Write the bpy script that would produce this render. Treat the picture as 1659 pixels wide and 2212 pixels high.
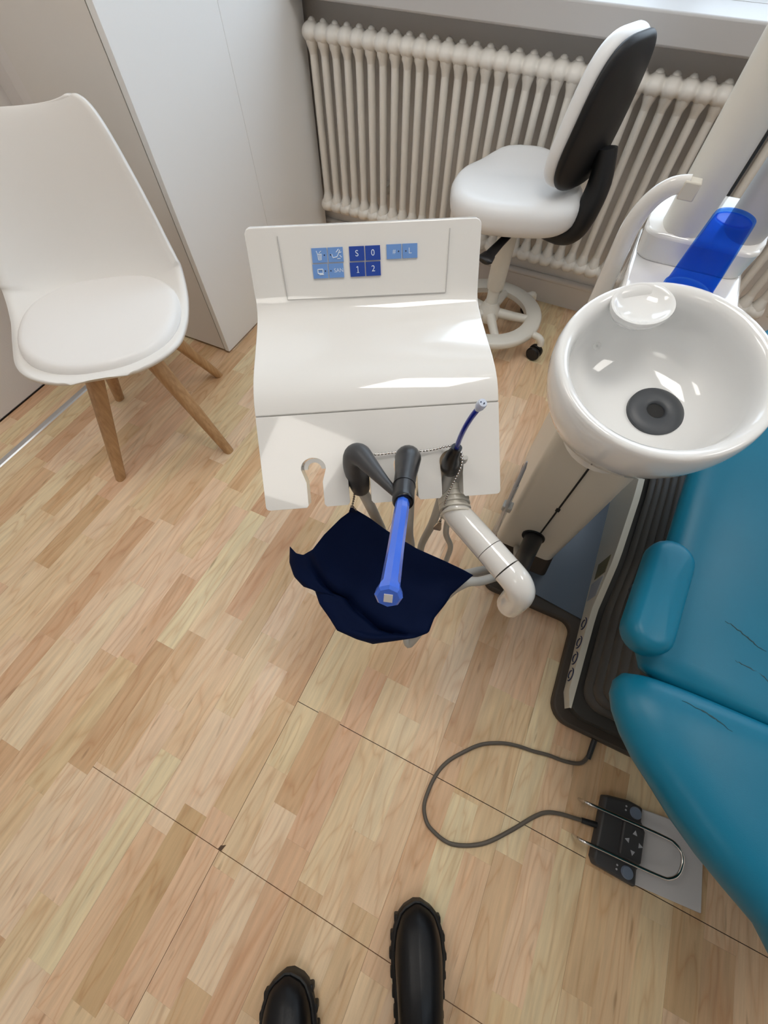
import bpy, bmesh, math, random
import numpy as np
from mathutils import Vector, Matrix

for o in list(bpy.data.objects):
    bpy.data.objects.remove(o, do_unlink=True)
SC = bpy.context.scene
COL = SC.collection
rad = math.radians
rng = random.Random(7)

# ------------------------------------------------------------------ camera
CAM_H = 1.215
PITCH, YAW, ROLL = 1.06281437, -0.44002907, 0.00313408
fh = Vector((math.sin(YAW), math.cos(YAW), 0)); rt = Vector((math.cos(YAW), -math.sin(YAW), 0)); up = Vector((0, 0, 1))
fw = fh * math.cos(PITCH) - up * math.sin(PITCH)
cu = fh * math.sin(PITCH) + up * math.cos(PITCH)
cr = rt * math.cos(ROLL) + cu * math.sin(ROLL)
cv = -rt * math.sin(ROLL) + cu * math.cos(ROLL)
cam = bpy.data.cameras.new('camera'); camo = bpy.data.objects.new('camera', cam); COL.objects.link(camo)
cam.sensor_fit = 'HORIZONTAL'; cam.sensor_width = 36.0; cam.lens = 36.0 * 898.77 / 1659.0
cam.clip_start = 0.02
camo.matrix_world = Matrix(((cr.x, cv.x, -fw.x, 0), (cr.y, cv.y, -fw.y, 0), (cr.z, cv.z, -fw.z, CAM_H), (0, 0, 0, 1)))
SC.camera = camo

# ------------------------------------------------------------------ world, light, exposure
W = bpy.data.worlds.new('overcast_sky'); SC.world = W; W.use_nodes = True
bg = W.node_tree.nodes['Background']
bg.inputs['Color'].default_value = (0.72, 0.86, 1.0, 1); bg.inputs['Strength'].default_value = 2.6
SKY_PORTAL = True
LAMP_BACK, LAMP_MID, LAMP_LEFT, FILL_RIGHT = 2.0, 7.2, 5.2, 4.8          # emission of the ceiling lamps; the last is fill added for the wardrobe front
LAMP_COL = (1.0, 0.955, 0.885)
SC.view_settings.view_transform = 'Standard'; SC.view_settings.look = 'None'
SC.view_settings.gamma = 1.0; SC.view_settings.use_curve_mapping = False
SC.view_settings.exposure = 0.70
try:
    SC.cycles.max_bounces = 8; SC.cycles.diffuse_bounces = 4; SC.cycles.glossy_bounces = 4
    SC.cycles.transmission_bounces = 8; SC.cycles.transparent_max_bounces = 8
    SC.cycles.caustics_reflective = False; SC.cycles.caustics_refractive = False
    SC.cycles.use_denoising = True
    SC.cycles.sample_clamp_indirect = 6.0
except Exception:
    pass

# ------------------------------------------------------------------ materials
MATS = {}
def mat(name, col, rough=0.5, metal=0.0, coat=0.0, spec=0.5, trans=0.0, alpha=1.0, noise=0.0, nscale=40, bump=0.0, bscale=300, emit=None, ior=1.45):
    if name in MATS: return MATS[name]
    m = bpy.data.materials.new(name); m.use_nodes = True
    nt = m.node_tree; b = nt.nodes['Principled BSDF']
    b.inputs['Base Color'].default_value = (*col, 1); b.inputs['Roughness'].default_value = rough
    b.inputs['Metallic'].default_value = metal; b.inputs['Coat Weight'].default_value = coat
    b.inputs['Coat Roughness'].default_value = 0.012
    b.inputs['Specular IOR Level'].default_value = spec; b.inputs['Transmission Weight'].default_value = trans
    b.inputs['Alpha'].default_value = alpha; b.inputs['IOR'].default_value = ior
    tc = nt.nodes.new('ShaderNodeNewGeometry')
    if noise:
        n = nt.nodes.new('ShaderNodeTexNoise'); n.inputs['Scale'].default_value = nscale; n.inputs['Detail'].default_value = 4
        nt.links.new(tc.outputs['Position'], n.inputs['Vector'])
        mx = nt.nodes.new('ShaderNodeMix'); mx.data_type = 'RGBA'; mx.blend_type = 'MULTIPLY'
        mx.inputs[0].default_value = noise; mx.inputs[6].default_value = (*col, 1)
        r = nt.nodes.new('ShaderNodeMapRange'); r.inputs[1].default_value = 0.3; r.inputs[2].default_value = 0.7
        r.inputs[3].default_value = 0.55; r.inputs[4].default_value = 1.15
        nt.links.new(n.outputs['Fac'], r.inputs[0])
        nt.links.new(r.outputs[0], mx.inputs[7]); nt.links.new(mx.outputs[2], b.inputs['Base Color'])
    if bump:
        n2 = nt.nodes.new('ShaderNodeTexNoise'); n2.inputs['Scale'].default_value = bscale; n2.inputs['Detail'].default_value = 2
        nt.links.new(tc.outputs['Position'], n2.inputs['Vector'])
        bp = nt.nodes.new('ShaderNodeBump'); bp.inputs['Strength'].default_value = bump; bp.inputs['Distance'].default_value = 0.001
        nt.links.new(n2.outputs['Fac'], bp.inputs['Height']); nt.links.new(bp.outputs[0], b.inputs['Normal'])
    if emit:
        b.inputs['Emission Color'].default_value = (*emit[0], 1); b.inputs['Emission Strength'].default_value = emit[1]
    MATS[name] = m
    return m

def floor_material():
    m = bpy.data.materials.new('maple_laminate'); m.use_nodes = True; nt = m.node_tree; N = nt.nodes; L = nt.links
    b = N['Principled BSDF']
    at = N.new('ShaderNodeAttribute'); at.attribute_name = 'tone'
    sep = N.new('ShaderNodeSeparateColor'); L.new(at.outputs['Color'], sep.inputs[0])
    geo = N.new('ShaderNodeNewGeometry')
    off = N.new('ShaderNodeVectorMath'); off.operation = 'MULTIPLY_ADD'
    comb = N.new('ShaderNodeCombineXYZ'); L.new(sep.outputs[1], comb.inputs[0]); L.new(sep.outputs[2], comb.inputs[1]); L.new(sep.outputs[1], comb.inputs[2])
    L.new(comb.outputs[0], off.inputs[0]); off.inputs[1].default_value = (37, 53, 91); L.new(geo.outputs['Position'], off.inputs[2])
    # fine streaks
    mp = N.new('ShaderNodeMapping'); mp.inputs['Scale'].default_value = (95, 7, 1); L.new(off.outputs[0], mp.inputs['Vector'])
    n1 = N.new('ShaderNodeTexNoise'); n1.inputs['Scale'].default_value = 1.0; n1.inputs['Detail'].default_value = 5; n1.inputs['Roughness'].default_value = 0.62
    L.new(mp.outputs[0], n1.inputs['Vector'])
    # cathedral figure
    mp2 = N.new('ShaderNodeMapping'); mp2.inputs['Scale'].default_value = (16, 2.6, 1); L.new(off.outputs[0], mp2.inputs['Vector'])
    n2 = N.new('ShaderNodeTexNoise'); n2.inputs['Scale'].default_value = 1.0; n2.inputs['Detail'].default_value = 2; n2.inputs['Distortion'].default_value = 0.5
    L.new(mp2.outputs[0], n2.inputs['Vector'])
    mul = N.new('ShaderNodeMath'); mul.operation = 'MULTIPLY'; mul.inputs[1].default_value = 14; L.new(n2.outputs['Fac'], mul.inputs[0])
    fr = N.new('ShaderNodeMath'); fr.operation = 'PINGPONG'; fr.inputs[1].default_value = 1.0; L.new(mul.outputs[0], fr.inputs[0])
    pw = N.new('ShaderNodeMath'); pw.operation = 'POWER'; pw.inputs[1].default_value = 3.0; L.new(fr.outputs[0], pw.inputs[0])
    ramp = N.new('ShaderNodeValToRGB'); e = ramp.color_ramp.elements
    e[0].position = 0.0; e[0].color = (0.640, 0.415, 0.250, 1); e[1].position = 1.0; e[1].color = (0.82, 0.665, 0.475, 1)
    for p, c in ((0.3, (0.71, 0.495, 0.318, 1)), (0.6, (0.765, 0.560, 0.372, 1)), (0.8, (0.79, 0.610, 0.418, 1))):
        q = e.new(p); q.color = c
    L.new(sep.outputs[0], ramp.inputs[0])
    m1 = N.new('ShaderNodeMix'); m1.data_type = 'RGBA'; m1.blend_type = 'MULTIPLY'; m1.inputs[0].default_value = 1
    r1 = N.new('ShaderNodeMapRange'); r1.inputs[1].default_value = 0.3; r1.inputs[2].default_value = 0.7; r1.inputs[3].default_value = 0.85; r1.inputs[4].default_value = 1.07
    L.new(n1.outputs['Fac'], r1.inputs[0]); L.new(ramp.outputs[0], m1.inputs[6]); L.new(r1.outputs[0], m1.inputs[7])
    m2 = N.new('ShaderNodeMix'); m2.data_type = 'RGBA'; m2.blend_type = 'MULTIPLY'
    sc = N.new('ShaderNodeMath'); sc.operation = 'MULTIPLY'; sc.inputs[1].default_value = 0.42; L.new(pw.outputs[0], sc.inputs[0])
    L.new(sc.outputs[0], m2.inputs[0]); L.new(m1.outputs[2], m2.inputs[6]); m2.inputs[7].default_value = (0.72, 0.50, 0.36, 1)
    # sparse dark flecks
    mp4 = N.new('ShaderNodeMapping'); mp4.inputs['Scale'].default_value = (70, 11, 1); L.new(off.outputs[0], mp4.inputs['Vector'])
    n4 = N.new('ShaderNodeTexNoise'); n4.inputs['Scale'].default_value = 1.0; n4.inputs['Detail'].default_value = 1; L.new(mp4.outputs[0], n4.inputs['Vector'])
    r4 = N.new('ShaderNodeMapRange'); r4.inputs[1].default_value = 0.72; r4.inputs[2].default_value = 0.82; r4.inputs[3].default_value = 0.0; r4.inputs[4].default_value = 0.55; L.new(n4.outputs['Fac'], r4.inputs[0])
    m4 = N.new('ShaderNodeMix'); m4.data_type = 'RGBA'; L.new(r4.outputs[0], m4.inputs[0]); L.new(m2.outputs[2], m4.inputs[6]); m4.inputs[7].default_value = (0.30, 0.17, 0.09, 1); m2 = m4
    hv = N.new('ShaderNodeMix'); hv.data_type = 'RGBA'; hv.inputs[6].default_value = (1.04, 0.96, 0.94, 1); hv.inputs[7].default_value = (0.99, 1.02, 0.90, 1); L.new(sep.outputs[2], hv.inputs[0])
    m3 = N.new('ShaderNodeMix'); m3.data_type = 'RGBA'; m3.blend_type = 'MULTIPLY'; m3.inputs[0].default_value = 1
    L.new(m2.outputs[2], m3.inputs[6]); L.new(hv.outputs[2], m3.inputs[7]); L.new(m3.outputs[2], b.inputs['Base Color'])
    b.inputs['Roughness'].default_value = 0.33; b.inputs['Specular IOR Level'].default_value = 0.45
    n3 = N.new('ShaderNodeTexNoise'); n3.inputs['Scale'].default_value = 260; n3.inputs['Detail'].default_value = 2; L.new(geo.outputs['Position'], n3.inputs['Vector'])
    bp = N.new('ShaderNodeBump'); bp.inputs['Strength'].default_value = 0.22; bp.inputs['Distance'].default_value = 0.0008
    L.new(n3.outputs['Fac'], bp.inputs['Height']); L.new(bp.outputs[0], b.inputs['Normal'])
    return m

def oak_material():
    m = bpy.data.materials.new('oak_leg'); m.use_nodes = True; nt = m.node_tree; N = nt.nodes; L = nt.links; b = N['Principled BSDF']
    geo = N.new('ShaderNodeNewGeometry'); mp = N.new('ShaderNodeMapping'); mp.inputs['Scale'].default_value = (110, 110, 9)
    L.new(geo.outputs['Position'], mp.inputs['Vector'])
    n = N.new('ShaderNodeTexNoise'); n.inputs['Scale'].default_value = 1; n.inputs['Detail'].default_value = 4; L.new(mp.outputs[0], n.inputs['Vector'])
    r = N.new('ShaderNodeValToRGB'); r.color_ramp.elements[0].position = 0.3; r.color_ramp.elements[0].color = (0.37, 0.205, 0.090, 1)
    r.color_ramp.elements[1].position = 0.7; r.color_ramp.elements[1].color = (0.52, 0.315, 0.155, 1)
    L.new(n.outputs['Fac'], r.inputs[0]); L.new(r.outputs[0], b.inputs['Base Color']); b.inputs['Roughness'].default_value = 0.45
    return m

def pane_material():
    m = bpy.data.materials.new('window_glass'); m.use_nodes = True; nt = m.node_tree; N = nt.nodes; L = nt.links
    N.remove(N['Principled BSDF']); out = N['Material Output']
    t = N.new('ShaderNodeBsdfTransparent'); g = N.new('ShaderNodeBsdfGlossy'); g.inputs['Roughness'].default_value = 0.02
    f = N.new('ShaderNodeFresnel'); f.inputs['IOR'].default_value = 1.45; mx = N.new('ShaderNodeMixShader')
    ge = N.new('ShaderNodeNewGeometry'); iv = N.new('ShaderNodeMath'); iv.operation = 'SUBTRACT'; iv.inputs[0].default_value = 1.0; L.new(ge.outputs['Backfacing'], iv.inputs[1])
    ml = N.new('ShaderNodeMath'); ml.operation = 'MULTIPLY'; L.new(f.outputs[0], ml.inputs[0]); L.new(iv.outputs[0], ml.inputs[1])
    L.new(ml.outputs[0], mx.inputs[0]); L.new(t.outputs[0], mx.inputs[1]); L.new(g.outputs[0], mx.inputs[2]); L.new(mx.outputs[0], out.inputs['Surface'])
    return m

def clear_material(name, col, rough=0.05, fac=0.5, tcol=None):
    """thin coloured see-through plastic"""
    m = bpy.data.materials.new(name); m.use_nodes = True; nt = m.node_tree; N = nt.nodes; L = nt.links
    out = N['Material Output']; b = N['Principled BSDF']
    b.inputs['Base Color'].default_value = (*col, 1); b.inputs['Roughness'].default_value = rough; b.inputs['Coat Weight'].default_value = 0.5
    t = N.new('ShaderNodeBsdfTransparent'); t.inputs['Color'].default_value = (*(tcol or [min(1, c * 0.85 + 0.12) for c in col]), 1)
    mx = N.new('ShaderNodeMixShader'); mx.inputs[0].default_value = fac
    L.new(t.outputs[0], mx.inputs[1]); L.new(b.outputs[0], mx.inputs[2]); L.new(mx.outputs[0], out.inputs['Surface'])
    return m

M_FLOOR = floor_material(); M_OAK = oak_material(); M_PANE = pane_material()
M_SUB = mat('joint_brown', (0.10, 0.06, 0.035), 0.8)
M_WALL = mat('wall_paint', (0.76, 0.73, 0.71), 0.75, bump=0.25, bscale=220)
M_WALLB = mat('wall_behind_radiator', (0.80, 0.76, 0.72), 0.75, bump=0.2, bscale=220)
M_CEIL = mat('ceiling_paint', (0.86, 0.85, 0.83), 0.8)
M_SILL = mat('sill_lacquer', (0.52, 0.51, 0.505), 0.5)
M_WARD = mat('wardrobe_white', (0.84, 0.845, 0.845), 0.42, bump=0.06, bscale=160)
M_WARDS = mat('wardrobe_side_beige', (0.74, 0.71, 0.67), 0.5, bump=0.05, bscale=160)
M_DARK = mat('shadow_gap_black', (0.012, 0.012, 0.012), 0.7)
M_RAD = mat('radiator_enamel', (0.77, 0.735, 0.68), 0.35, noise=0.05, nscale=8)
M_ALU = mat('aluminium', (0.62, 0.64, 0.67), 0.38, metal=0.8)
M_SHELL = mat('chair_white_plastic', (0.80, 0.78, 0.75), 0.42)
M_CUSH = mat('white_leatherette', (0.82, 0.80, 0.78), 0.33, bump=0.05, bscale=600)
M_WPL = mat('gloss_white_plastic', (0.77, 0.755, 0.725), 0.09, coat=0.8)
M_IVORY = mat('ivory_plastic', (0.64, 0.605, 0.53), 0.32)
M_STOOLW = mat('stool_white_vinyl', (0.80, 0.80, 0.80), 0.32)
M_STOOLM = mat('stool_cream_metal', (0.74, 0.72, 0.66), 0.30)
M_BLK = mat('black_plastic', (0.012, 0.012, 0.014), 0.38)
M_BLKG = mat('black_gloss', (0.008, 0.008, 0.010), 0.30)
M_BLKM = mat('black_shell_matte', (0.006, 0.006, 0.007), 0.46)
M_RUB = mat('grey_rubber_handpiece', (0.045, 0.046, 0.050), 0.42)
M_CER = mat('bowl_ceramic', (0.80, 0.80, 0.79), 0.07, coat=0.5)
M_DRAIN = mat('drain_grey', (0.055, 0.06, 0.068), 0.42)
M_TEAL = mat('teal_upholstery', (0.004, 0.148, 0.245), 0.36, spec=0.32, noise=0.12, nscale=9, bump=0.10, bscale=700)
M_BROWN = mat('dark_brown_base', (0.050, 0.038, 0.028), 0.6)
M_SLATE = mat('slate_panel', (0.105, 0.130, 0.165), 0.30)
M_BELL = mat('bellows_rubber', (0.052, 0.048, 0.042), 0.45)
M_CREAM = mat('cream_cover', (0.66, 0.62, 0.52), 0.4)
M_BTN_L = mat('button_light_blue', (0.150, 0.300, 0.640), 0.35)
M_BTN_D = mat('button_dark_blue', (0.012, 0.055, 0.330), 0.35)
M_INK = mat('white_print', (0.66, 0.74, 0.85), 0.5)
M_MARKD = mat('dark_mark', (0.02, 0.03, 0.08), 0.5)
M_LINE = mat('fine_seam_grey', (0.52, 0.51, 0.49), 0.6)
M_BLUE = mat('blue_tube_plastic', (0.040, 0.135, 0.640), 0.25, coat=0.3)
M_BLUEC = clear_material('blue_cup_plastic', (0.008, 0.10, 0.62), 0.10, 0.17, (0.34, 0.60, 0.98))
M_BLUEE = clear_material('blue_ejector_plastic', (0.02, 0.04, 0.42), 0.08, 0.75)
M_TIP = clear_material('clear_tip_plastic', (0.72, 0.78, 0.90), 0.15, 0.75)
M_CLEAR = clear_material('clear_sleeve_plastic', (0.86, 0.86, 0.86), 0.12, 0.30)
M_NAVY = mat('navy_paper', (0.0012, 0.0065, 0.034), 0.70, spec=0.12, bump=0.12, bscale=500)
M_CHROME = mat('chrome', (0.62, 0.60, 0.58), 0.16, metal=1.0)
M_BEAD = mat('bead_metal', (0.40, 0.38, 0.36), 0.25, metal=1.0)
M_HOSE = mat('grey_hose', (0.44, 0.43, 0.40), 0.38)
M_CORD = mat('brown_grey_cable', (0.105, 0.088, 0.070), 0.5)
M_PEDAL = mat('anthracite_pedal', (0.045, 0.044, 0.046), 0.5)
M_PLATE = mat('pale_grey_plate', (0.62, 0.60, 0.60), 0.5)
M_BTNR = mat('blue_grey_button', (0.16, 0.20, 0.27), 0.4)
M_SYM = mat('symbol_grey', (0.42, 0.43, 0.46), 0.5)
M_BOOT = mat('black_leather', (0.005, 0.005, 0.006), 0.36, spec=0.3, bump=0.15, bscale=260)
M_SOLE = mat('black_rubber_sole', (0.006, 0.006, 0.006), 0.55)
M_STICK = mat('sticker_olive', (0.16, 0.14, 0.06), 0.5)
M_STICK2 = mat('sticker_grey', (0.36, 0.38, 0.42), 0.4)
M_CRACK = mat('worn_crack', (0.02, 0.06, 0.07), 0.8)
M_LAMPF = mat('lamp_frame_white', (0.8, 0.8, 0.8), 0.5)

# ------------------------------------------------------------------ helpers
def pinv(o):
    m = o.matrix_basis.copy()
    if o.parent: m = pw(o.parent) @ o.matrix_parent_inverse @ m
    return m
def pw(o): return pinv(o)

def link(name, me, material, parent=None, smooth=True, angle=None):
    o = bpy.data.objects.new(name, me); COL.objects.link(o)
    if material is not None and len(me.materials) == 0: me.materials.append(material)
    if smooth and hasattr(me, 'polygons') and len(me.polygons):
        me.polygons.foreach_set('use_smooth', [True] * len(me.polygons))
        if angle is not None and hasattr(me, 'set_sharp_from_angle'): me.set_sharp_from_angle(angle=rad(angle))
    if parent is not None:
        o.parent = parent; o.matrix_parent_inverse = pw(parent).inverted()
    return o

def tag(o, label=None, cat=None, group=None, kind=None):
    if label: o['label'] = label
    if cat: o['category'] = cat
    if group: o['group'] = group
    if kind: o['kind'] = kind
    return o

def empty(name, loc, label=None, cat=None, group=None, kind=None):
    o = bpy.data.objects.new(name, None); COL.objects.link(o); o.location = loc; o.empty_display_size = 0.05
    return tag(o, label, cat, group, kind)

class MB:
    def __init__(s): s.v = []; s.f = []
    def add(s, vs, fs, M=None):
        k = len(s.v)
        s.v += [tuple(M @ Vector(p)) if M is not None else tuple(p) for p in vs]
        s.f += [tuple(i + k for i in f) for f in fs]
        return s
    def box(s, x0, x1, y0, y1, z0, z1, M=None):
        return s.add([(x0, y0, z0), (x1, y0, z0), (x1, y1, z0), (x0, y1, z0), (x0, y0, z1), (x1, y0, z1), (x1, y1, z1), (x0, y1, z1)],
              [(0, 3, 2, 1), (4, 5, 6, 7), (0, 1, 5, 4), (1, 2, 6, 5), (2, 3, 7, 6), (3, 0, 4, 7)], M)
    def rings(s, rs, cap0=True, cap1=True, M=None):
        n = len(rs[0]); vs = [p for r in rs for p in r]; fs = []
        for i in range(len(rs) - 1):
            for j in range(n):
                a, b = i * n + j, i * n + (j + 1) % n
                fs.append((a, b, b + n, a + n))
        if cap0: fs.append(tuple(reversed(range(n))))
        if cap1: fs.append(tuple(range((len(rs) - 1) * n, len(rs) * n)))
        return s.add(vs, fs, M)
    def lathe(s, prof, n=40, M=None, cap0=True, cap1=True):
        return s.rings([[(r * math.cos(2 * math.pi * j / n), r * math.sin(2 * math.pi * j / n), z) for j in range(n)] for r, z in prof], cap0, cap1, M)
    def tube(s, pts, r, n=12, cap=True, M=None, sub=0, flat=None, upv=None):
        P = [Vector(p) for p in pts]
        R = list(r) if isinstance(r, (list, tuple)) else [r] * len(P)
        if sub: P, R = catmull(P, R, sub)
        rs = []; nrm = None
        for i, p in enumerate(P):
            t = (P[min(i + 1, len(P) - 1)] - P[max(i - 1, 0)]).normalized()
            if nrm is None:
                a = Vector(upv) if upv else (Vector((0, 0, 1)) if abs(t.z) < 0.9 else Vector((1, 0, 0)))
                nrm = (a - t * a.dot(t)).normalized()
            else:
                nrm = (nrm - t * nrm.dot(t)).normalized()
            b = t.cross(nrm)
            fx, fy = flat if flat else (1, 1)
            rs.append([tuple(p + nrm * (R[i] * fx * math.cos(2 * math.pi * j / n)) + b * (R[i] * fy * math.sin(2 * math.pi * j / n))) for j in range(n)])
        return s.rings(rs, cap, cap, M)
    def sphere(s, c, r, n=8, m=6, M=None):
        rr = [(max(1e-5, r * math.sin(math.pi * i / m)), -r * math.cos(math.pi * i / m)) for i in range(m + 1)]
        T = Matrix.Translation(c)
        return s.lathe(rr, n, (M @ T) if M is not None else T)
    def prism(s, poly, z0, z1, M=None):
        return s.rings([[(x, y, z0) for x, y in poly], [(x, y, z1) for x, y in poly]], True, True, M)
    def mesh(s, name='mesh'):
        me = bpy.data.meshes.new(name); me.from_pydata(s.v, [], s.f); me.validate(clean_customdata=False); me.update()
        bm = bmesh.new(); bm.from_mesh(me); bmesh.ops.recalc_face_normals(bm, faces=bm.faces); bm.to_mesh(me); bm.free()
        return me
    def obj(s, name, material, parent=None, smooth=True, angle=40, bevel=0, seg=2, subd=0, solid=0):
        o = link(name, s.mesh(name), material, parent, smooth, angle)
        if solid:
            md = o.modifiers.new('solid', 'SOLIDIFY'); md.thickness = solid; md.offset = 0
        if bevel:
            md = o.modifiers.new('bevel', 'BEVEL'); md.width = bevel; md.segments = seg; md.limit_method = 'ANGLE'; md.angle_limit = rad(35)
        if subd:
            md = o.modifiers.new('subd', 'SUBSURF'); md.levels = subd; md.render_levels = subd
        return o

def catmull(P, R, sub):
    out = []; ro = []
    for i in range(len(P) - 1):
        p0, p1, p2, p3 = P[max(i - 1, 0)], P[i], P[i + 1], P[min(i + 2, len(P) - 1)]
        for k in range(sub):
            t = k / sub
            out.append(0.5 * ((2 * p1) + (p2 - p0) * t + (2 * p0 - 5 * p1 + 4 * p2 - p3) * t * t + (3 * p1 - p0 - 3 * p2 + p3) * t ** 3))
            ro.append(R[i] + (R[i + 1] - R[i]) * t)
    out.append(P[-1]); ro.append(R[-1])
    return out, ro

def rrect(x0, x1, y0, y1, r, n=6):
    pts = []
    for cx, cy, a0 in ((x1 - r, y1 - r, 0), (x0 + r, y1 - r, 90), (x0 + r, y0 + r, 180), (x1 - r, y0 + r, 270)):
        for k in range(n + 1):
            a = rad(a0 + 90 * k / n); pts.append((cx + r * math.cos(a), cy + r * math.sin(a)))
    return pts

def superell(a, b, n=48, p=2.6, c=(0, 0)):
    out = []
    for k in range(n):
        t = 2 * math.pi * k / n; ct, st = math.cos(t), math.sin(t)
        out.append((c[0] + a * math.copysign(abs(ct) ** (2 / p), ct), c[1] + b * math.copysign(abs(st) ** (2 / p), st)))
    return out

def offset_poly(poly, d):
    """move a counter-clockwise outline inwards by d"""
    n = len(poly); out = []
    for i in range(n):
        a, b, c = Vector(poly[i - 1]), Vector(poly[i]), Vector(poly[(i + 1) % n])
        e = (c - a)
        if e.length < 1e-9: out.append(tuple(b)); continue
        e.normalize(); out.append((b.x - e.y * d, b.y + e.x * d))
    return out

def pillow(mb, poly, thick, r, M=None, zf=None, crown=0.0, seg=5, inner=5, rb=None):
    """upholstered pad: outline at mid height, rounded upper and lower edge, top at z=0"""
    zf = zf or (lambda x, y: 0.0)
    rb = rb if rb is not None else r
    rs = []
    for k in range(seg + 1):
        a = math.pi / 2 * (1 - k / seg)
        o = offset_poly(poly, rb * (1 - math.cos(a))); rs.append([(x, y, -thick + rb * (1 - math.sin(a)) + zf(x, y)) for x, y in o])
    for k in range(seg + 1):
        a = math.pi / 2 * k / seg
        o = offset_poly(poly, r * (1 - math.cos(a))); rs.append([(x, y, -r * (1 - math.sin(a)) + zf(x, y)) for x, y in o])
    top = offset_poly(poly, r); cx = sum(p[0] for p in top) / len(top); cy = sum(p[1] for p in top) / len(top)
    for k in range(1, inner + 1):
        s = 1 - k / (inner + 0.15)
        rs.append([(cx + (x - cx) * s, cy + (y - cy) * s, crown * (1 - s * s) + zf(cx + (x - cx) * s, cy + (y - cy) * s)) for x, y in top])
    bot = offset_poly(poly, rb)
    pre = []
    for k in range(inner, 0, -1):
        s = 1 - k / (inner + 0.15)
        pre.append([(cx + (x - cx) * s, cy + (y - cy) * s, -thick + zf(cx + (x - cx) * s, cy + (y - cy) * s)) for x, y in bot])
    return mb.rings(pre + rs, True, True, M)

def frame(o, x, y, z):
    return Matrix(((x[0], y[0], z[0], o[0]), (x[1], y[1], z[1], o[1]), (x[2], y[2], z[2], o[2]), (0, 0, 0, 1)))

def text_mesh(mb, s, size, M):
    cvd = bpy.data.curves.new('text', 'FONT'); cvd.body = s; cvd.size = size; cvd.align_x = 'CENTER'; cvd.align_y = 'CENTER'; cvd.extrude = 0.0001
    to = bpy.data.objects.new('text', cvd); COL.objects.link(to)
    dg = bpy.context.evaluated_depsgraph_get(); ev = to.evaluated_get(dg); me = ev.to_mesh()
    mb.add([tuple(v.co) for v in me.vertices], [tuple(p.vertices) for p in me.polygons], M)
    ev.to_mesh_clear(); bpy.data.objects.remove(to); bpy.data.curves.remove(cvd)

# ================================================================== SETTING
RX0, RX1, RY0, RY1, RZ = -1.769, 2.6, -2.3, 1.955, 2.55

# ---- floor
fl = MB().box(RX0 - 0.1, RX1, RY0, RY1 + 0.1, -0.06, -0.008).obj('floor', M_SUB, None, False)
tag(fl, 'light maple strip laminate floor of the treatment room', 'floor', kind='structure')
def vis_area(x0, x1, y0, y1):
    def pj(x, y):
        d = Vector((x, y, -CAM_H)); z = d.dot(fw)
        return None if z < 0.05 else (829.5 + 898.77 * d.dot(cr) / z, 1106 - 898.77 * d.dot(cv) / z)
    q = [pj(*p) for p in ((x0, y0), (x1, y0), (x1, y1), (x0, y1))]
    if any(p is None for p in q): return 0
    xs = [p[0] for p in q]; ys = [p[1] for p in q]
    c = pj((x0 + x1) / 2, (y0 + y1) / 2)
    if max(xs) < 0 or min(xs) > 1659 or max(ys) < 0 or min(ys) > 2212: return 0
    xs = [min(max(x, 0), 1659) for x in xs]; ys = [min(max(y, 0), 2212) for y in ys]
    a = 0
    for i in range(4): a += xs[i] * ys[(i + 1) % 4] - xs[(i + 1) % 4] * ys[i]
    return abs(a) / 2
SEAM_X, SEAM_B, SEAM_A, PITCHS = -0.249, -0.0085, -0.355, 0.0638
planks = []
k0 = int((RX0 - SEAM_X) / PITCHS) - 1; k1 = int((RX1 - SEAM_X) / PITCHS)
tones = [0.05, 0.2, 0.3, 0.42, 0.5, 0.55, 0.62, 0.7, 0.75, 0.8, 0.85, 0.95, 1.0]
for k in range(k0, k1):
    xa, xb = SEAM_X + k * PITCHS, SEAM_X + (k + 1) * PITCHS
    if xb < RX0 + 0.01 or xa > RX1: continue
    gl = 0.00018 if k % 3 == 0 else 0.00006; gr = 0.00018 if k % 3 == 2 else 0.00006
    if k == 0: gl = 0.0009
    xa2, xb2 = max(xa + gl, RX0), min(xb - gr, RX1)
    ys = [RY0]
    y = RY0 + rng.uniform(0.05, 0.4)
    while y < RY1: ys.append(y); y += rng.choice([0.22, 0.27, 0.33, 0.36, 0.42, 0.47])
    ys.append(RY1)
    cuts = []
    if xa > SEAM_X - 0.001: cuts.append(SEAM_B)
    if xa > -0.635: cuts.append(SEAM_A)
    segs = []
    for a, b in zip(ys[:-1], ys[1:]):
        t = rng.choice(tones); sd = (rng.random(), rng.random())
        e = [a] + [c for c in sorted(cuts) if a + 0.01 < c < b - 0.01] + [b]
        for p, q in zip(e[:-1], e[1:]):
            p2 = p + (0.0008 if p in cuts else 0.00006); q2 = q - (0.0008 if q in cuts else 0.00006)
            planks.append((xa2, xb2, p2, q2, t, sd, vis_area(xa2, xb2, p2, q2)))
planks.sort(key=lambda p: -p[6])
def tone_attr(me, vals):
    at = me.color_attributes.new('tone', 'FLOAT_COLOR', 'POINT')
    at.data.foreach_set('color', [c for v in vals for c in v])
big = planks[:300]; rest = planks[300:]
for (x0, x1, y0, y1, t, sd, a) in big:
    me = MB().box(x0, x1, y0, y1, -0.008, 0.0).mesh('plank'); tone_attr(me, [(t, sd[0], sd[1], 1)] * 8)
    link('plank', me, M_FLOOR, fl, False)
mb = MB(); vals = []
for (x0, x1, y0, y1, t, sd, a) in rest:
    mb.box(x0, x1, y0, y1, -0.008, 0.0); vals += [(t, sd[0], sd[1], 1)] * 8
me = mb.mesh('planks'); tone_attr(me, vals); tag(link('plank_field', me, M_FLOOR, fl, False), kind='stuff')
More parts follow.
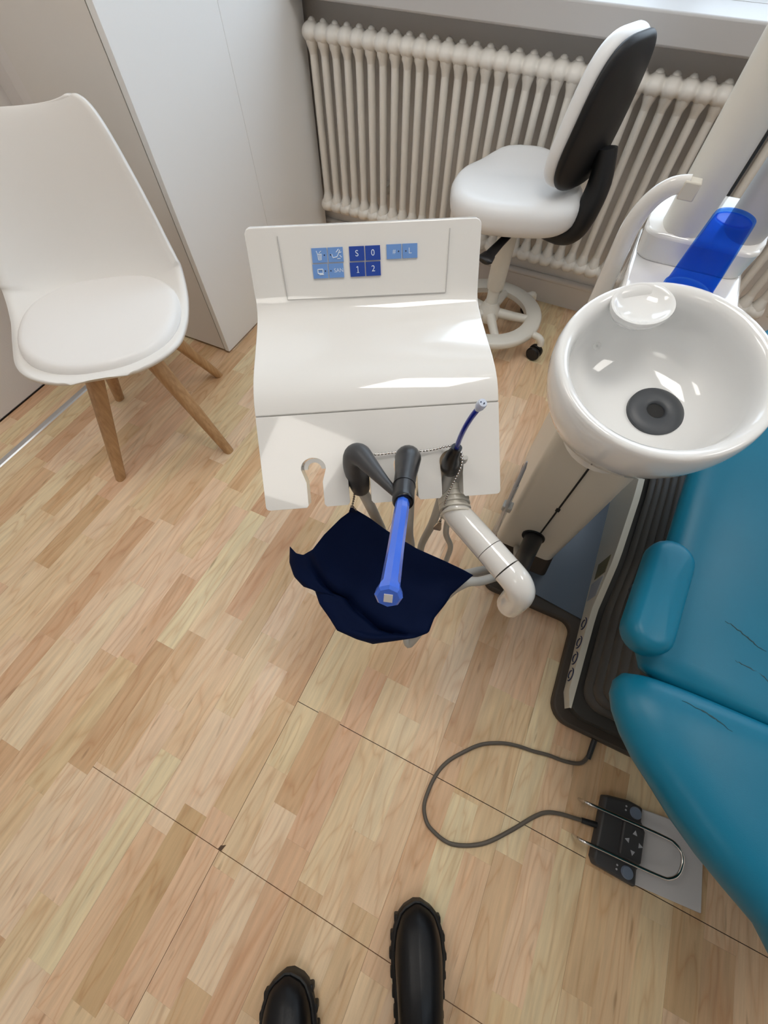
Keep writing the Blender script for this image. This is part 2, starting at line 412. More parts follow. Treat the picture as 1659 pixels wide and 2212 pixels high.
# a chip broken out of the cut edge
mb = MB(); mb.prism([(-0.253, -0.354), (-0.244, -0.354), (-0.240, -0.340), (-0.246, -0.344), (-0.251, -0.346)], -0.004, 0.0006)
mb.obj('edge_chip', M_SUB, fl, False)

# ---- walls
WX0, WX1, WZ1 = -1.0, 1.9, 2.3
SILL0, SILL1 = 0.845, 0.910
mb = MB()
mb.box(RX0 - 0.1, RX1 + 0.1, RY1, RY1 + 0.3, -0.06, SILL0)
mb.box(RX0 - 0.1, WX0, RY1, RY1 + 0.3, SILL0, RZ); mb.box(WX1, RX1 + 0.1, RY1, RY1 + 0.3, SILL0, RZ)
mb.box(WX0, WX1, RY1, RY1 + 0.3, WZ1, RZ)
tag(mb.obj('wall_back', M_WALLB, None, False), 'grey-beige wall behind the white column radiator', 'wall', kind='structure')
mb = MB(); mb.box(RX0 - 0.12, RX0, RY0, RY1, 0.008, RZ); mb.box(RX0 - 0.12, RX0 - 0.02, RY0, RY1, -0.06, 0.008)
mb.box(RX0, -1.612, 1.062, RY1, 0.0, RZ)
tag(mb.obj('wall_left', M_WALL, None, False), 'pale pinkish wall at the left behind the shell chair', 'wall', kind='structure')
tag(MB().box(RX1, RX1 + 0.12, RY0, RY1, -0.06, RZ).obj('wall_right', M_WALL, None, False), 'pale wall beyond the dental chair', 'wall', kind='structure')
tag(MB().box(RX0 - 0.12, RX1 + 0.12, RY0 - 0.12, RY0, -0.06, RZ).obj('wall_front', M_WALL, None, False), 'pale wall behind the photographer', 'wall', kind='structure')
tag(MB().box(RX0 - 0.12, RX1 + 0.12, RY0 - 0.12, RY1 + 0.3, RZ, RZ + 0.1).obj('ceiling', M_CEIL, None, False), 'white ceiling of the treatment room', 'ceiling', kind='structure')
mb = MB(); mb.box(RX0, RX1, RY1 - 0.015, RY1, 0, 0.095); mb.tube([(RX0, RY1 - 0.012, 0.108), (RX1, RY1 - 0.012, 0.108)], 0.013, 10)
tag(mb.obj('baseboard_back', M_WALL, None, True), 'tall pale baseboard under the radiator', 'baseboard', kind='structure')
tag(MB().box(-1.668, -1.612, 1.036, 1.062, 0.0, RZ).obj('trim_1', M_WALL, None, False, bevel=0.003), 'narrow vertical trim strip beside the wardrobe side', 'trim', kind='structure')
mb = MB(); mb.prism([(-0.014, 0), (0.014, 0), (0.010, 0.0035), (0, 0.005), (-0.010, 0.0035)], 0, 1.024 - RY0 + -0.02)
for i, v in enumerate(mb.v): mb.v[i] = (-1.609 + v[0], RY0 + v[2], v[1])
tag(mb.obj('trim_2', M_ALU, None, True, 30), 'silver metal edge strip along the floor by the left wall', 'floor strip', kind='structure')

# ---- window over the radiator
wn = empty('window_1', (0.45, RY1, SILL1), 'wide white framed window above the radiator sill', 'window', kind='structure')
MB().box(RX0 + 0.16, RX1, 1.80, RY1 + 0.02, SILL0, SILL1).obj('window_sill', M_SILL, wn, True, 30, bevel=0.006)
MB().box(WX0, WX1, RY1 + 0.02, RY1 + 0.3, SILL0, SILL1).obj('window_sill_inner', M_SILL, wn, False)
nb = 3; bw = (WX1 - WX0) / nb
for i in range(nb):
    a, b = WX0 + i * bw, WX0 + (i + 1) * bw; mb = MB(); y0, y1 = RY1 + 0.17, RY1 + 0.23
    mb.box(a, b, y0, y1, SILL1, SILL1 + 0.07); mb.box(a, b, y0, y1, WZ1 - 0.07, WZ1)
    mb.box(a, a + 0.06, y0, y1, SILL1 + 0.07, WZ1 - 0.07); mb.box(b - 0.06, b, y0, y1, SILL1 + 0.07, WZ1 - 0.07)
    mb.obj('window_frame', M_SILL, wn, False)
    MB().box(a + 0.06, b - 0.06, RY1 + 0.198, RY1 + 0.202, SILL1 + 0.07, WZ1 - 0.07).obj('pane', M_PANE, wn, False)
if SKY_PORTAL:
    ld = bpy.data.lights.new('window_portal', 'AREA'); ld.shape = 'RECTANGLE'; ld.size = WX1 - WX0; ld.size_y = WZ1 - SILL1
    ld.cycles.is_portal = True
    lo = bpy.data.objects.new('window_portal', ld); COL.objects.link(lo)
    lo.location = ((WX0 + WX1) / 2, RY1 + 0.28, (SILL1 + WZ1) / 2); lo.rotation_euler = (rad(-90), 0, 0)

# ---- ceiling lamps
def ceiling_lamp(x, y, sx, sy, power, label):
    t = empty('ceiling_lamp', (x, y, RZ - 0.06), label, 'lamp', 'ceiling lamps')
    mb = MB(); h = 0.06
    for a in ((-sx / 2, sx / 2, -sy / 2, -sy / 2 + 0.02), (-sx / 2, sx / 2, sy / 2 - 0.02, sy / 2), (-sx / 2, -sx / 2 + 0.02, -sy / 2 + 0.02, sy / 2 - 0.02), (sx / 2 - 0.02, sx / 2, -sy / 2 + 0.02, sy / 2 - 0.02)):
        mb.box(x + a[0], x + a[1], y + a[2], y + a[3], RZ - h, RZ)
    mb.obj('lamp_frame', M_LAMPF, t, False)
    md = mat('lamp_diffuser_%d' % int(power * 10), (0.9, 0.9, 0.9), 0.5, emit=(LAMP_COL, power))
    MB().box(x - sx / 2 + 0.02, x + sx / 2 - 0.02, y - sy / 2 + 0.02, y + sy / 2 - 0.02, RZ - h + 0.01, RZ - 0.02).obj('lamp_diffuser', md, t, False)
ceiling_lamp(0.22, -1.27, 0.56, 0.80, LAMP_BACK, 'square white ceiling lamp behind the photographer')
ceiling_lamp(0.03, 0.70, 0.60, 0.52, LAMP_MID, 'square white ceiling lamp over the instrument tray')
ceiling_lamp(-1.30, 0.22, 0.60, 0.60, LAMP_LEFT, 'square white ceiling lamp near the left wall')
ceiling_lamp(1.45, 0.75, 0.60, 0.60, FILL_RIGHT, 'added square fill lamp beyond the dental chair for the wardrobe front')  # added panel, brightens the wardrobe doors from the right

# ================================================================== RADIATOR
ry = 1.85; RT, RB = 0.797, 0.200
rd_ = empty('radiator', (-0.3, ry, RB), 'cream column radiator with many vertical tubes under the window', 'radiator')
mb = MB()
mb.tube([(0, 0, RB + 0.03), (0, 0, RT - 0.05)], 0.0130, 14, cap=False, flat=(1, 1.5), upv=(1, 0, 0))
def head(z, sgn):
    # barrel of one section, pinched where it meets its neighbours
    mb.tube([(-0.0231, 0, z), (-0.0195, 0, z), (-0.0150, 0, z), (-0.007, 0, z), (0.007, 0, z), (0.0150, 0, z), (0.0195, 0, z), (0.0231, 0, z)], [0.0195, 0.0200, 0.0245, 0.0265, 0.0265, 0.0245, 0.0200, 0.0195], 16, flat=(1, 1.45), upv=(0, 0, 1))
    mb.tube([(0, 0, z - sgn * 0.012), (0, 0, z - sgn * 0.028), (0, 0, z - sgn * 0.038), (0, 0, z - sgn * 0.052)], [0.0215, 0.0195, 0.0155, 0.0130], 14, cap=False, flat=(1, 1.5), upv=(1, 0, 0))
    mb.tube([(0, 0.006, z + sgn * 0.020), (0, 0.006, z + sgn * 0.0285), (0, 0.006, z + sgn * 0.0335)], [0.014, 0.0115, 0.005], 10)
head(RT - 0.034, 1); head(RB + 0.036, -1)
msec = mb.mesh('radiator_column')
sec0 = None
NSEC = 40
for i in range(NSEC):
    x = -1.155 + 0.046 * i
    if sec0 is None:
        o = link('radiator_column', msec, M_RAD, None, True, 60); sec0 = o
    else:
        o = sec0.copy(); COL.objects.link(o)
    o.parent = rd_; o.matrix_parent_inverse = pw(rd_).inverted(); o.location = (x, ry, 0)
for x in (-0.9, 0.4): MB().box(x - 0.015, x + 0.015, ry + 0.045, RY1 - 0.001, 0.3, 0.33).obj('wall_bracket', M_RAD, rd_, False)
mb = MB(); mb.tube([(-1.155 + 0.046 * NSEC, ry, RB + 0.037), (0.85, ry, RB + 0.037), (0.87, ry, RB), (0.87, ry, 0.0)], 0.011, 10); mb.obj('feed_pipe', M_RAD, rd_)

# ================================================================== WARDROBE
w = empty('wardrobe', (-1.4, 1.45, 0), 'tall white wardrobe with flat doors in the corner beside the radiator', 'wardrobe')
MB().box(-1.608, -1.231, 1.028, 1.886, 0.012, 2.2).obj('carcass', M_WARDS, w, False)
MB().box(-1.60, -1.25, 1.04, 1.88, 0.0, 0.012).obj('plinth', M_DARK, w, False)
MB().box(-1.231, -1.226, 1.036, 1.880, 0.02, 2.19).obj('door_gap', M_DARK, w, False)
for y0, y1 in ((1.026, 1.4484), (1.4491, 1.888)):
    MB().box(-1.226, -1.205, y0, y1, 0.010, 2.2).obj('door', M_WARD, w, True, 30, bevel=0.0015)

# ================================================================== SHELL CHAIR
CC = Vector((-1.176, 0.617, 0)); ang = rad(-50.0)
cf = Vector((math.cos(ang), math.sin(ang), 0)); cs = Vector((-math.sin(ang), math.cos(ang), 0))   # front, right-hand (as seen in the photo)
MC = frame(CC, cs, -cf, (0, 0, 1))       # local x = right in picture, y = backwards, z up
ch = empty('shell_chair', CC, 'white plastic shell chair with padded seat and splayed oak legs', 'chair')
prof = [  # y (backwards), z, half width, edge lift
    (-0.240, 0.4315, 0.070, 0.0005), (-0.237, 0.4322, 0.100, 0.0015), (-0.222, 0.433, 0.145, 0.005), (-0.195, 0.430, 0.183, 0.010), (-0.150, 0.423, 0.212, 0.015), (-0.07, 0.415, 0.231, 0.024),
    (0.02, 0.413, 0.240, 0.040), (0.10, 0.425, 0.242, 0.068), (0.155, 0.450, 0.240, 0.088), (0.192, 0.500, 0.235, 0.090), (0.216, 0.570, 0.224, 0.078),
    (0.236, 0.65, 0.210, 0.064), (0.253, 0.73, 0.193, 0.050), (0.263, 0.775, 0.181, 0.042), (0.269, 0.800, 0.171, 0.036), (0.273, 0.814, 0.161, 0.031), (0.276, 0.822, 0.149, 0.026), (0.278, 0.826, 0.134, 0.020), (0.279, 0.828, 0.118, 0.016)]
P3 = [Vector(p[:3]) for p in prof]; ext = [p[3] for p in prof]
PP, EE = catmull(P3, ext, 4)
NT = 24; vs = []; fs = []
for i, p in enumerate(PP):
    a, b = PP[max(i - 1, 0)], PP[min(i + 1, len(PP) - 1)]
    t = Vector((0, b.x - a.x, b.y - a.y)).normalized(); nrm = Vector((0, -t.z, t.y))
    hw = max(p.z, 0.004)
    for j in range(NT + 1):
        q = -1 + 2 * j / NT
        l = EE[i] * abs(q) ** 2.4
        dip = 0.013 * max(0, (p.y - 0.72) / 0.108) ** 1.5 if p.x > 0.1 else 0
        vs.append(Vector((hw * q, p.x, p.y - dip * (1 - q * q) ** 0.8)) + nrm * l)
for i in range(len(PP) - 1):
    for j in range(NT):
        k = i * (NT + 1) + j; fs.append((k, k + 1, k + NT + 2, k + NT + 1))
mb = MB(); mb.add(vs, fs, MC)
sh = mb.obj('seat_shell', M_SHELL, ch, True, 80); md = sh.modifiers.new('solid', 'SOLIDIFY'); md.thickness = 0.011; md.offset = -1
outl = []
for k in range(56):
    t = 2 * math.pi * k / 56; c_, s_ = math.cos(t), math.sin(t)
    x = 0.216 * math.copysign(abs(c_) ** (2 / 2.5), c_); y = 0.198 * math.copysign(abs(s_) ** (2 / 2.5), s_) - 0.026
    outl.append((x * (1.0 - 0.10 * (-y / 0.2 if y < 0 else 0) ** 2), y))
mb = MB(); pillow(mb, outl, 0.055, 0.026, MC @ Matrix.Translation((0, 0, 0.462)), zf=lambda x, y: 0.28 * x * x + (0.25 * max(0, y - 0.05) ** 1.5 if y > 0.05 else 0), crown=0.006, inner=8, rb=0.030)
mb.obj('seat_cushion', M_CUSH, ch, True, 80)
MB().lathe([(0.045, 0.385), (0.06, 0.40), (0.09, 0.404), (0.09, 0.41)], 24, MC).obj('seat_mount', M_SHELL, ch)
for tip in ((-1.177, 0.340), (-0.908, 0.600), (-1.446, 0.627), (-1.1725, 0.900)):
    d = Vector((tip[0], tip[1], 0)) - CC; d.z = 0
    top = CC + d * 0.36 + Vector((0, 0, 0.405)); bot = Vector((tip[0], tip[1], 0.0))
    dn = d.normalized(); sd = Vector((-dn.y, dn.x, 0)); rs = []
    for k in range(7):
        t = k / 6; c = top.lerp(bot, t); hx = 0.0265 - 0.0105 * t; hy = 0.0255 - 0.0100 * t
        pts = rrect(-hx, hx, -hy, hy, min(hx, hy) * 0.75, 3)
        rs.append([tuple(c + dn * px + sd * py) for px, py in pts])
    mb = MB(); mb.rings(rs); mb.obj('leg', M_OAK, ch, True, 50)

# ================================================================== STOOL
SX, SY = -0.278, 1.615
st = empty('dental_stool', (SX, SY, 0), 'white rolling stool with black-backed rest standing before the radiator', 'stool')
mb = MB(); zc = 0.115; RO, RI = 0.214, 0.152
mb.lathe([(RI, zc - 0.026), (RI + 0.006, zc - 0.030), (RO - 0.004, zc - 0.030), (RO + 0.001, zc - 0.024), (RO + 0.001, zc - 0.006), (RO - 0.005, zc), (RI + 0.006, zc), (RI, zc - 0.005), (RI, zc - 0.026)], 64, Matrix.Translation((SX, SY, 0)), False, False)
mb.obj('foot_ring', M_STOOLM, st, True, 50)
mb = MB(); mb.lathe([(0.042, 0.075), (0.045, 0.09), (0.040, 0.125), (0.030, 0.14), (0.027, 0.15)], 24, Matrix.Translation((SX, SY, 0))); mb.obj('hub', M_STOOLM, st)
for i in range(5):
    a = rad(-62 + 72 * i); d = Vector((math.cos(a), math.sin(a), 0)); c = Vector((SX, SY, 0))
    mb = MB(); mb.tube([c + d * 0.03 + Vector((0, 0, 0.105)), c + d * 0.10 + Vector((0, 0, 0.100)), c + d * 0.165 + Vector((0, 0, 0.098))], [0.020, 0.0175, 0.016], 12); mb.obj('spoke', M_STOOLM, st)
    a2 = rad(-15 + 72 * i); d = Vector((math.cos(a2), math.sin(a2), 0)); sd = Vector((-d.y, d.x, 0))
    mb = MB(); mb.tube([c + d * 0.205 + Vector((0, 0, 0.098)), c + d * 0.236 + Vector((0, 0, 0.098)), c + d * 0.252 + Vector((0, 0, 0.088)), c + d * 0.256 + Vector((0, 0, 0.070))], [0.0135, 0.0135, 0.0135, 0.0125], 12, sub=4)
    cs_ = mb.obj('caster', M_STOOLM, st)
    wc = c + d * 0.243 + Vector((0, 0, 0.0285))
    for s in (-0.012, 0.012):
        MW = frame(wc + sd * s, d, (0, 0, 1), sd)
        mb = MB(); mb.lathe([(0.006, -0.009), (0.024, -0.009), (0.0285, -0.005), (0.0285, 0.005), (0.024, 0.009), (0.006, 0.009)], 20, MW); mb.obj('wheel', M_BLKG, cs_, True, 40)
T = Matrix.Translation((SX, SY, 0))
MB().lathe([(0.023, 0.14), (0.023, 0.215)], 24, T).obj('inner_post', M_STOOLM, st, True, 40)
MB().lathe([(0.030, 0.208), (0.034, 0.215), (0.034, 0.45), (0.030, 0.47)], 24, T).obj('post_sleeve', M_STOOLM, st, True, 40)
# seat: rounded saddle with a raised front
sf = Vector((-0.309, 0.951, 0)).normalized(); ssd = Vector((sf.y, -sf.x, 0))
MS = frame(Vector((SX - 0.008, SY - 0.0, 0.567)), sf, -ssd, (0, 0, 1))
so = []
for k in range(64):
    t = 2 * math.pi * k / 64; c_, s_ = math.cos(t), math.sin(t)
    x = 0.165 * math.copysign(abs(c_) ** (2 / 3.0), c_); y = 0.212 * math.copysign(abs(s_) ** (2 / 3.0), s_)
    so.append((x, y * (1 - 0.14 * max(0, x / 0.165))))
def seat_z(x, y): return 0.050 * max(0, (x - 0.02) / 0.145) ** 1.3 * math.exp(-((y + 0.03) / 0.13) ** 4) - 0.012 * max(0, -x / 0.165) ** 2
mb = MB(); pillow(mb, so, 0.100, 0.034, MS, zf=seat_z, crown=0.004, inner=12, rb=0.050); mb.obj('seat', M_STOOLW, st, True, 80)
mb = MB(); mb.prism(rrect(-0.10, 0.10, -0.09, 0.09, 0.02), -0.118, -0.096, MS); mb.obj('seat_plate', M_BLK, st)
# lever
mb = MB(); mb.tube([(-0.255, 1.590, 0.445), (-0.264, 1.555, 0.436), (-0.280, 1.505, 0.424), (-0.296, 1.452, 0.410)], [0.011, 0.011, 0.012, 0.015], 14, sub=4, flat=(0.7, 1.3)); mb.tube([(-0.295, 1.457, 0.411), (-0.302, 1.433, 0.405), (-0.305, 1.424, 0.402)], [0.016, 0.021, 0.014], 14, sub=3, flat=(0.6, 1.4)); mb.obj('lever', M_BLK, st)
# backrest
bf = Vector((-0.916, 0.40, 0)); bs = Vector((0.40, 0.916, 0)); tilt = rad(7)
bz = (Vector((0, 0, 1)) * math.cos(tilt) - bf * math.sin(tilt)).normalized(); bn = bs.cross(bz) * -1
if bn.dot(bf) < 0: bn = -bn
BC = Vector((-0.094, 1.602, 0.748))
MBk = frame(BC, bs, bz, bs.cross(bz))      # local x = along width, y = up, z = +- facing
sg = 1 if bs.cross(bz).dot(bf) > 0 else -1
bo = []
for (x, y) in superell(0.126, 0.168, 64, 3.2):
    bo.append((x * (1 - 0.12 * (y / 0.168)), y))
curve = lambda x, y: 1.3 * x * x + 0.25 * y * y
mb = MB(); pillow(mb, bo, 0.042, 0.018, MBk @ Matrix.Diagonal((1, 1, sg, 1)) @ Matrix.Translation((0, 0, 0.040)), zf=curve, inner=8); mb.obj('backrest_pad', M_STOOLW, st, True, 80)
mb = MB(); pillow(mb, offset_poly(bo, 0.003), 0.018, 0.006, MBk @ Matrix.Diagonal((1, 1, sg, 1)) @ Matrix.Translation((0, 0, -0.0025)), zf=curve, inner=8, rb=0.012); mb.obj('backrest_shell', M_BLKM, st, True, 80)
mb = MB()
pth = [(-0.060, 1.630, 0.68), (-0.045, 1.620, 0.60), (-0.050, 1.605, 0.53), (-0.068, 1.600, 0.472), (-0.11, 1.60, 0.455), (-0.20, 1.61, 0.458)]
mb.tube([Vector(p) for p in pth], [0.032, 0.040, 0.043, 0.043, 0.040, 0.030], 14, sub=5, flat=(0.85, 0.9), upv=bf); mb.obj('backrest_bracket', M_BLKM, st)

# ================================================================== DENTAL CHAIR
dc = empty('dental_chair', (0.75, 0.6, 0), 'teal upholstered dental chair with cracked padding on a dark base', 'dental chair')
def prism_obj(name, poly, z0, z1, m, parent, bevel=0.0):
    return MB().prism(poly, z0, z1).obj(name, m, parent, True, 40, bevel=bevel)
pl = []
for cx, cy, a0 in ((1.15 - 0.05, 1.28 - 0.05, 0),):
    for k in range(7): a = rad(a0 + 15 * k); pl.append((cx + 0.05 * math.cos(a), cy + 0.05 * math.sin(a)))
pl += [(0.36, 1.28), (0.36, 1.0), (0.085, 1.0)]
for k in range(7): a = rad(180 + 15 * k); pl.append((0.125 + 0.04 * math.cos(a), 0.541 + 0.04 * math.sin(a)))
for k in range(7): a = rad(90 - 15 * k); pl.append((0.328 + 0.03 * math.cos(a), 0.471 + 0.03 * math.sin(a)))
for k in range(7): a = rad(180 + 15 * k); pl.append((0.408 + 0.05 * math.cos(a), 0.288 + 0.05 * math.sin(a)))
for k in range(7): a = rad(270 + 15 * k); pl.append((1.10 + 0.05 * math.cos(a), 0.288 + 0.05 * math.sin(a)))
prism_obj('base_plate', pl, 0.0, 0.028, M_BROWN, dc, 0.006)
prism_obj('base_panel', [(0.18, 0.545), (0.392, 0.520), (0.392, 1.22), (0.18, 1.22)], 0.024, 0.032, M_SLATE, dc)
# wedge shaped cream cover under the bellows
def ring_rr(x0, x1, y0, y1, r, zf, n=8):
    return [(x, y, zf(x, y)) for x, y in dense(rrect(x0, x1, y0, y1, r, n))]
def dense(poly, step=0.03):
    out = []
    for i in range(len(poly)):
        a = Vector(poly[i]); b = Vector(poly[(i + 1) % len(poly)]); n = max(1, int((b - a).length / step))
        for k in range(n): out.append(tuple(a.lerp(b, k / n)))
    return out
ztop = lambda y: float(np.interp(y, [0.24, 0.30, 0.53, 0.665, 0.86, 1.2], [0.060, 0.066, 0.090, 0.165, 0.215, 0.24]))
X0, X1, Y0, Y1 = 0.381, 1.12, 0.263, 1.20
mb = MB(); mb.rings([ring_rr(X0, X1, Y0, Y1, 0.05, lambda x, y: 0.027), ring_rr(X0, X1, Y0, Y1, 0.05, lambda x, y: ztop(y) - 0.004)])
mb.obj('base_cover', M_BELL, dc, True, 40)
mb = MB(); ysl = list(np.linspace(0.272, 1.15, 24)); n_ = len(ysl)
vs = [(X0 - 0.0035, y, 0.029) for y in ysl] + [(X0 - 0.0035, y, ztop(y) - 0.001) for y in ysl] + [(X0 + 0.06, y, 0.029) for y in ysl] + [(X0 + 0.012, y, ztop(y) + 0.0008) for y in ysl]
vs = [((x + 0.012, y, z) if (i_ % n_) == 0 and x < X0 else (x, y, z)) for i_, (x, y, z) in enumerate(vs)]
fs = []
for q in range(n_ - 1): fs += [(q, q + 1, n_ + q + 1, n_ + q), (n_ + q, n_ + q + 1, 3 * n_ + q + 1, 3 * n_ + q)]
mb.add(vs, fs); bc = mb.obj('side_strip', M_CREAM, dc, True, 40)
# stickers and dark swirl marks on the side of the cover
def sidepatch(name, y0, y1, f0, f1, m, parent):
    xs = X0 - 0.0047; z = lambda y, f: 0.030 + (ztop(y) - 0.030) * f
    vs = [(xs, y0, z(y0, f0)), (xs, y1, z(y1, f0)), (xs, y1, z(y1, f1)), (xs, y0, z(y0, f1))]
    vs += [(X0 + 0.001, p[1], p[2]) for p in vs]
    return MB().add(vs, [(0, 1, 2, 3), (7, 6, 5, 4), (0, 4, 5, 1), (1, 5, 6, 2), (2, 6, 7, 3), (3, 7, 4, 0)]).obj(name, m, parent, False)
sidepatch('sticker', 0.640, 0.690, 0.25, 0.80, M_STICK, bc)
sidepatch('sticker', 0.575, 0.630, 0.15, 0.80, M_STICK2, bc)
for i, yy in enumerate((0.355, 0.400, 0.445, 0.500)):
    mb = MB(); xs = X0 - 0.0047; z = lambda y, f: 0.030 + (ztop(y) - 0.030) * f
    for ph, rr in ((20, 0.017), (200, 0.010)):
        pts = [(xs, yy + rr * math.cos(rad(ph + q)), z(yy, 0.5) + rr * 1.1 * math.sin(rad(ph + q))) for q in range(0, 200, 20)]
        mb.tube(pts, 0.0016, 6)
    mb.obj('small_mark', M_MARKD, bc)
# bellows : stacked pleats
mb = MB(); rings = []; NP, SUBP = 9, 6
for k in range(NP * SUBP + 1):
    f = k / (NP * SUBP); ph = (k % SUBP) / SUBP
    ins = 0.018 + 0.075 * f + 0.016 * (1 - abs(math.sin(math.pi * ph)) ** 0.7)
    zt = lambda x, y, f=f: ztop(y) + 0.002 + (0.38 + 0.04 * max(0, y - 0.3) - ztop(y)) * f
    base = dense(rrect(X0, X1, Y0, Y1, 0.07, 8)); pol = offset_poly(base, ins)
    rings.append([(x, y, zt(x, y)) for x, y in pol])
mb.rings(rings); mb.obj('bellows', M_BELL, dc, True, 50)
# seat with narrow leg rest, backrest: lofted slices along y
CX = 0.75
def slab(mb, rows, p=5.0, n=44):
    """rows: (y, left x, top z, thickness, dish); cross-sections are rounded slabs about x = CX"""
    rs = []
    for y, xl, zt, th, dish in rows:
        hw_ = CX - xl; R_ = []
        for k in range(n):
            a = 2 * math.pi * k / n; c_, s_ = math.cos(a), math.sin(a)
            pe = min(p, max(2.2, hw_ / th * 2.2))
            x = hw_ * math.copysign(abs(c_) ** (2 / pe), c_); z = th / 2 * math.copysign(abs(s_) ** (2 / 2.3), s_)
            z += dish * (x / hw_) ** 2 - dish if s_ > 0 else 0
            R_.append((CX + x, y, zt - th / 2 + z))
        rs.append(R_)
    return mb.rings(rs)
rows = [(0.302, 0.42, 0.425, 0.03, 0), (0.300, 0.375, 0.435, 0.07, 0), (0.292, 0.350, 0.447, 0.100, 0.004), (0.276, 0.340, 0.455, 0.118, 0.008), (0.250, 0.338, 0.459, 0.124, 0.010), (0.225, 0.346, 0.460, 0.125, 0.012), (0.195, 0.365, 0.460, 0.125, 0.013), (0.165, 0.392, 0.459, 0.124, 0.013), (0.135, 0.428, 0.458, 0.122, 0.012),
        (0.105, 0.463, 0.456, 0.120, 0.010), (0.075, 0.505, 0.454, 0.118, 0.008), (0.050, 0.548, 0.452, 0.116, 0.006), (0.025, 0.594, 0.450, 0.114, 0.005), (-0.01, 0.625, 0.447, 0.112, 0.004), (-0.07, 0.640, 0.440, 0.108, 0.003), (-0.20, 0.646, 0.420, 0.10, 0.002), (-0.40, 0.648, 0.385, 0.09, 0), (-0.52, 0.655, 0.36, 0.08, 0), (-0.56, 0.675, 0.35, 0.06, 0), (-0.57, 0.72, 0.342, 0.03, 0)]
mb = MB(); slab(mb, rows[::-1]); seat_p = mb.obj('seat_pad', M_TEAL, dc, True, 80)
zbk = lambda y: 0.440 + 0.27 * (y - 0.29)
rows = [(0.300, 0.45, zbk(0.30) - 0.02, 0.03, 0), (0.304, 0.40, zbk(0.30) - 0.008, 0.06, 0.0), (0.316, 0.374, zbk(0.316), 0.085, 0.01), (0.345, 0.362, zbk(0.345), 0.095, 0.02)]
for y in (0.42, 0.5, 0.58, 0.66, 0.74, 0.82, 0.90): rows.append((y, 0.358, zbk(y), 0.095, 0.03))
rows += [(0.98, 0.372, zbk(0.98), 0.095, 0.03), (1.05, 0.40, zbk(1.05), 0.09, 0.025), (1.10, 0.44, zbk(1.1), 0.085, 0.02), (1.13, 0.50, zbk(1.13) - 0.01, 0.06, 0.01), (1.14, 0.58, zbk(1.14) - 0.02, 0.03, 0)]
mb = MB(); slab(mb, rows); back_p = mb.obj('backrest_pad', M_TEAL, dc, True, 80)
# upholstery cracks
from mathutils.bvhtree import BVHTree
def crack(pad, pts, wdt):
    bvh = BVHTree.FromPolygons([v.co.copy() for v in pad.data.vertices], [tuple(p.vertices) for p in pad.data.polygons])
    fine = []
    for a, b in zip(pts[:-1], pts[1:]):
        for k in range(4): fine.append((a[0] + (b[0] - a[0]) * k / 4 + rng.uniform(-0.0012, 0.0012), a[1] + (b[1] - a[1]) * k / 4 + rng.uniform(-0.0012, 0.0012)))
    P = []
    for x, y in fine:
        h = bvh.ray_cast(Vector((x, y, 1.0)), Vector((0, 0, -1)))[0]
        if h is not None: P.append(h)
    n = len(P); rs = []
    for i, p in enumerate(P):
        t = (P[min(i + 1, n - 1)] - P[max(i - 1, 0)]).normalized(); b = Vector((-t.y, t.x, 0)).normalized()
        ww = wdt * math.sin(math.pi * (0.06 + 0.88 * i / (n - 1))) * (0.6 + 0.8 * rng.random())
        rs.append([tuple(p + b * ww - Vector((0, 0, 0.0012))), tuple(p + b * ww * 0.5 + Vector((0, 0, 0.0006))), tuple(p - b * ww * 0.5 + Vector((0, 0, 0.0006))), tuple(p - b * ww - Vector((0, 0, 0.0012)))])
    mb = MB(); mb.rings(rs); return mb.obj('crack', M_CRACK, pad, False)
crack(back_p, [(0.476, 0.441), (0.495, 0.437), (0.512, 0.431), (0.525, 0.426), (0.537, 0.421), (0.556, 0.419)], 0.0016)
crack(back_p, [(0.505, 0.381), (0.520, 0.381), (0.542, 0.379), (0.554, 0.376), (0.568, 0.368), (0.60, 0.358)], 0.0018)
crack(seat_p, [(0.429, 0.275), (0.458, 0.2725), (0.476, 0.269), (0.488, 0.265), (0.512, 0.257)], 0.0020)
# armrest
def capsule(p, q, r, n=12):
    p, q = Vector(p), Vector(q); d = (q - p).normalized(); a0 = math.atan2(d.y, d.x); out = []
    for k in range(n + 1): a = a0 - math.pi / 2 + math.pi * k / n; out.append((q.x + r * math.cos(a), q.y + r * math.sin(a)))
    for k in range(n + 1): a = a0 + math.pi / 2 + math.pi * k / n; out.append((p.x + r * math.cos(a), p.y + r * math.sin(a)))
    return out
arm_o = dense(capsule((0.345, 0.354), (0.362, 0.507), 0.041), 0.02)
mb = MB(); pillow(mb, arm_o, 0.058, 0.022, Matrix.Translation((0, 0, 0.502)), crown=0.003, inner=6, seg=6); ar = mb.obj('armrest', M_TEAL, dc, True, 80)
mb = MB(); mb.tube([(0.350, 0.45, 0.452), (0.356, 0.46, 0.40), (0.42, 0.50, 0.36), (0.48, 0.52, 0.36)], [0.022, 0.022, 0.022, 0.022], 10, sub=4); mb.obj('armrest_bracket', M_BLK, dc)
ar2 = ar.copy(); COL.objects.link(ar2); ar2.matrix_parent_inverse = ar.matrix_parent_inverse.copy(); ar2.location = (2 * CX - 2 * 0.344, 0, 0)

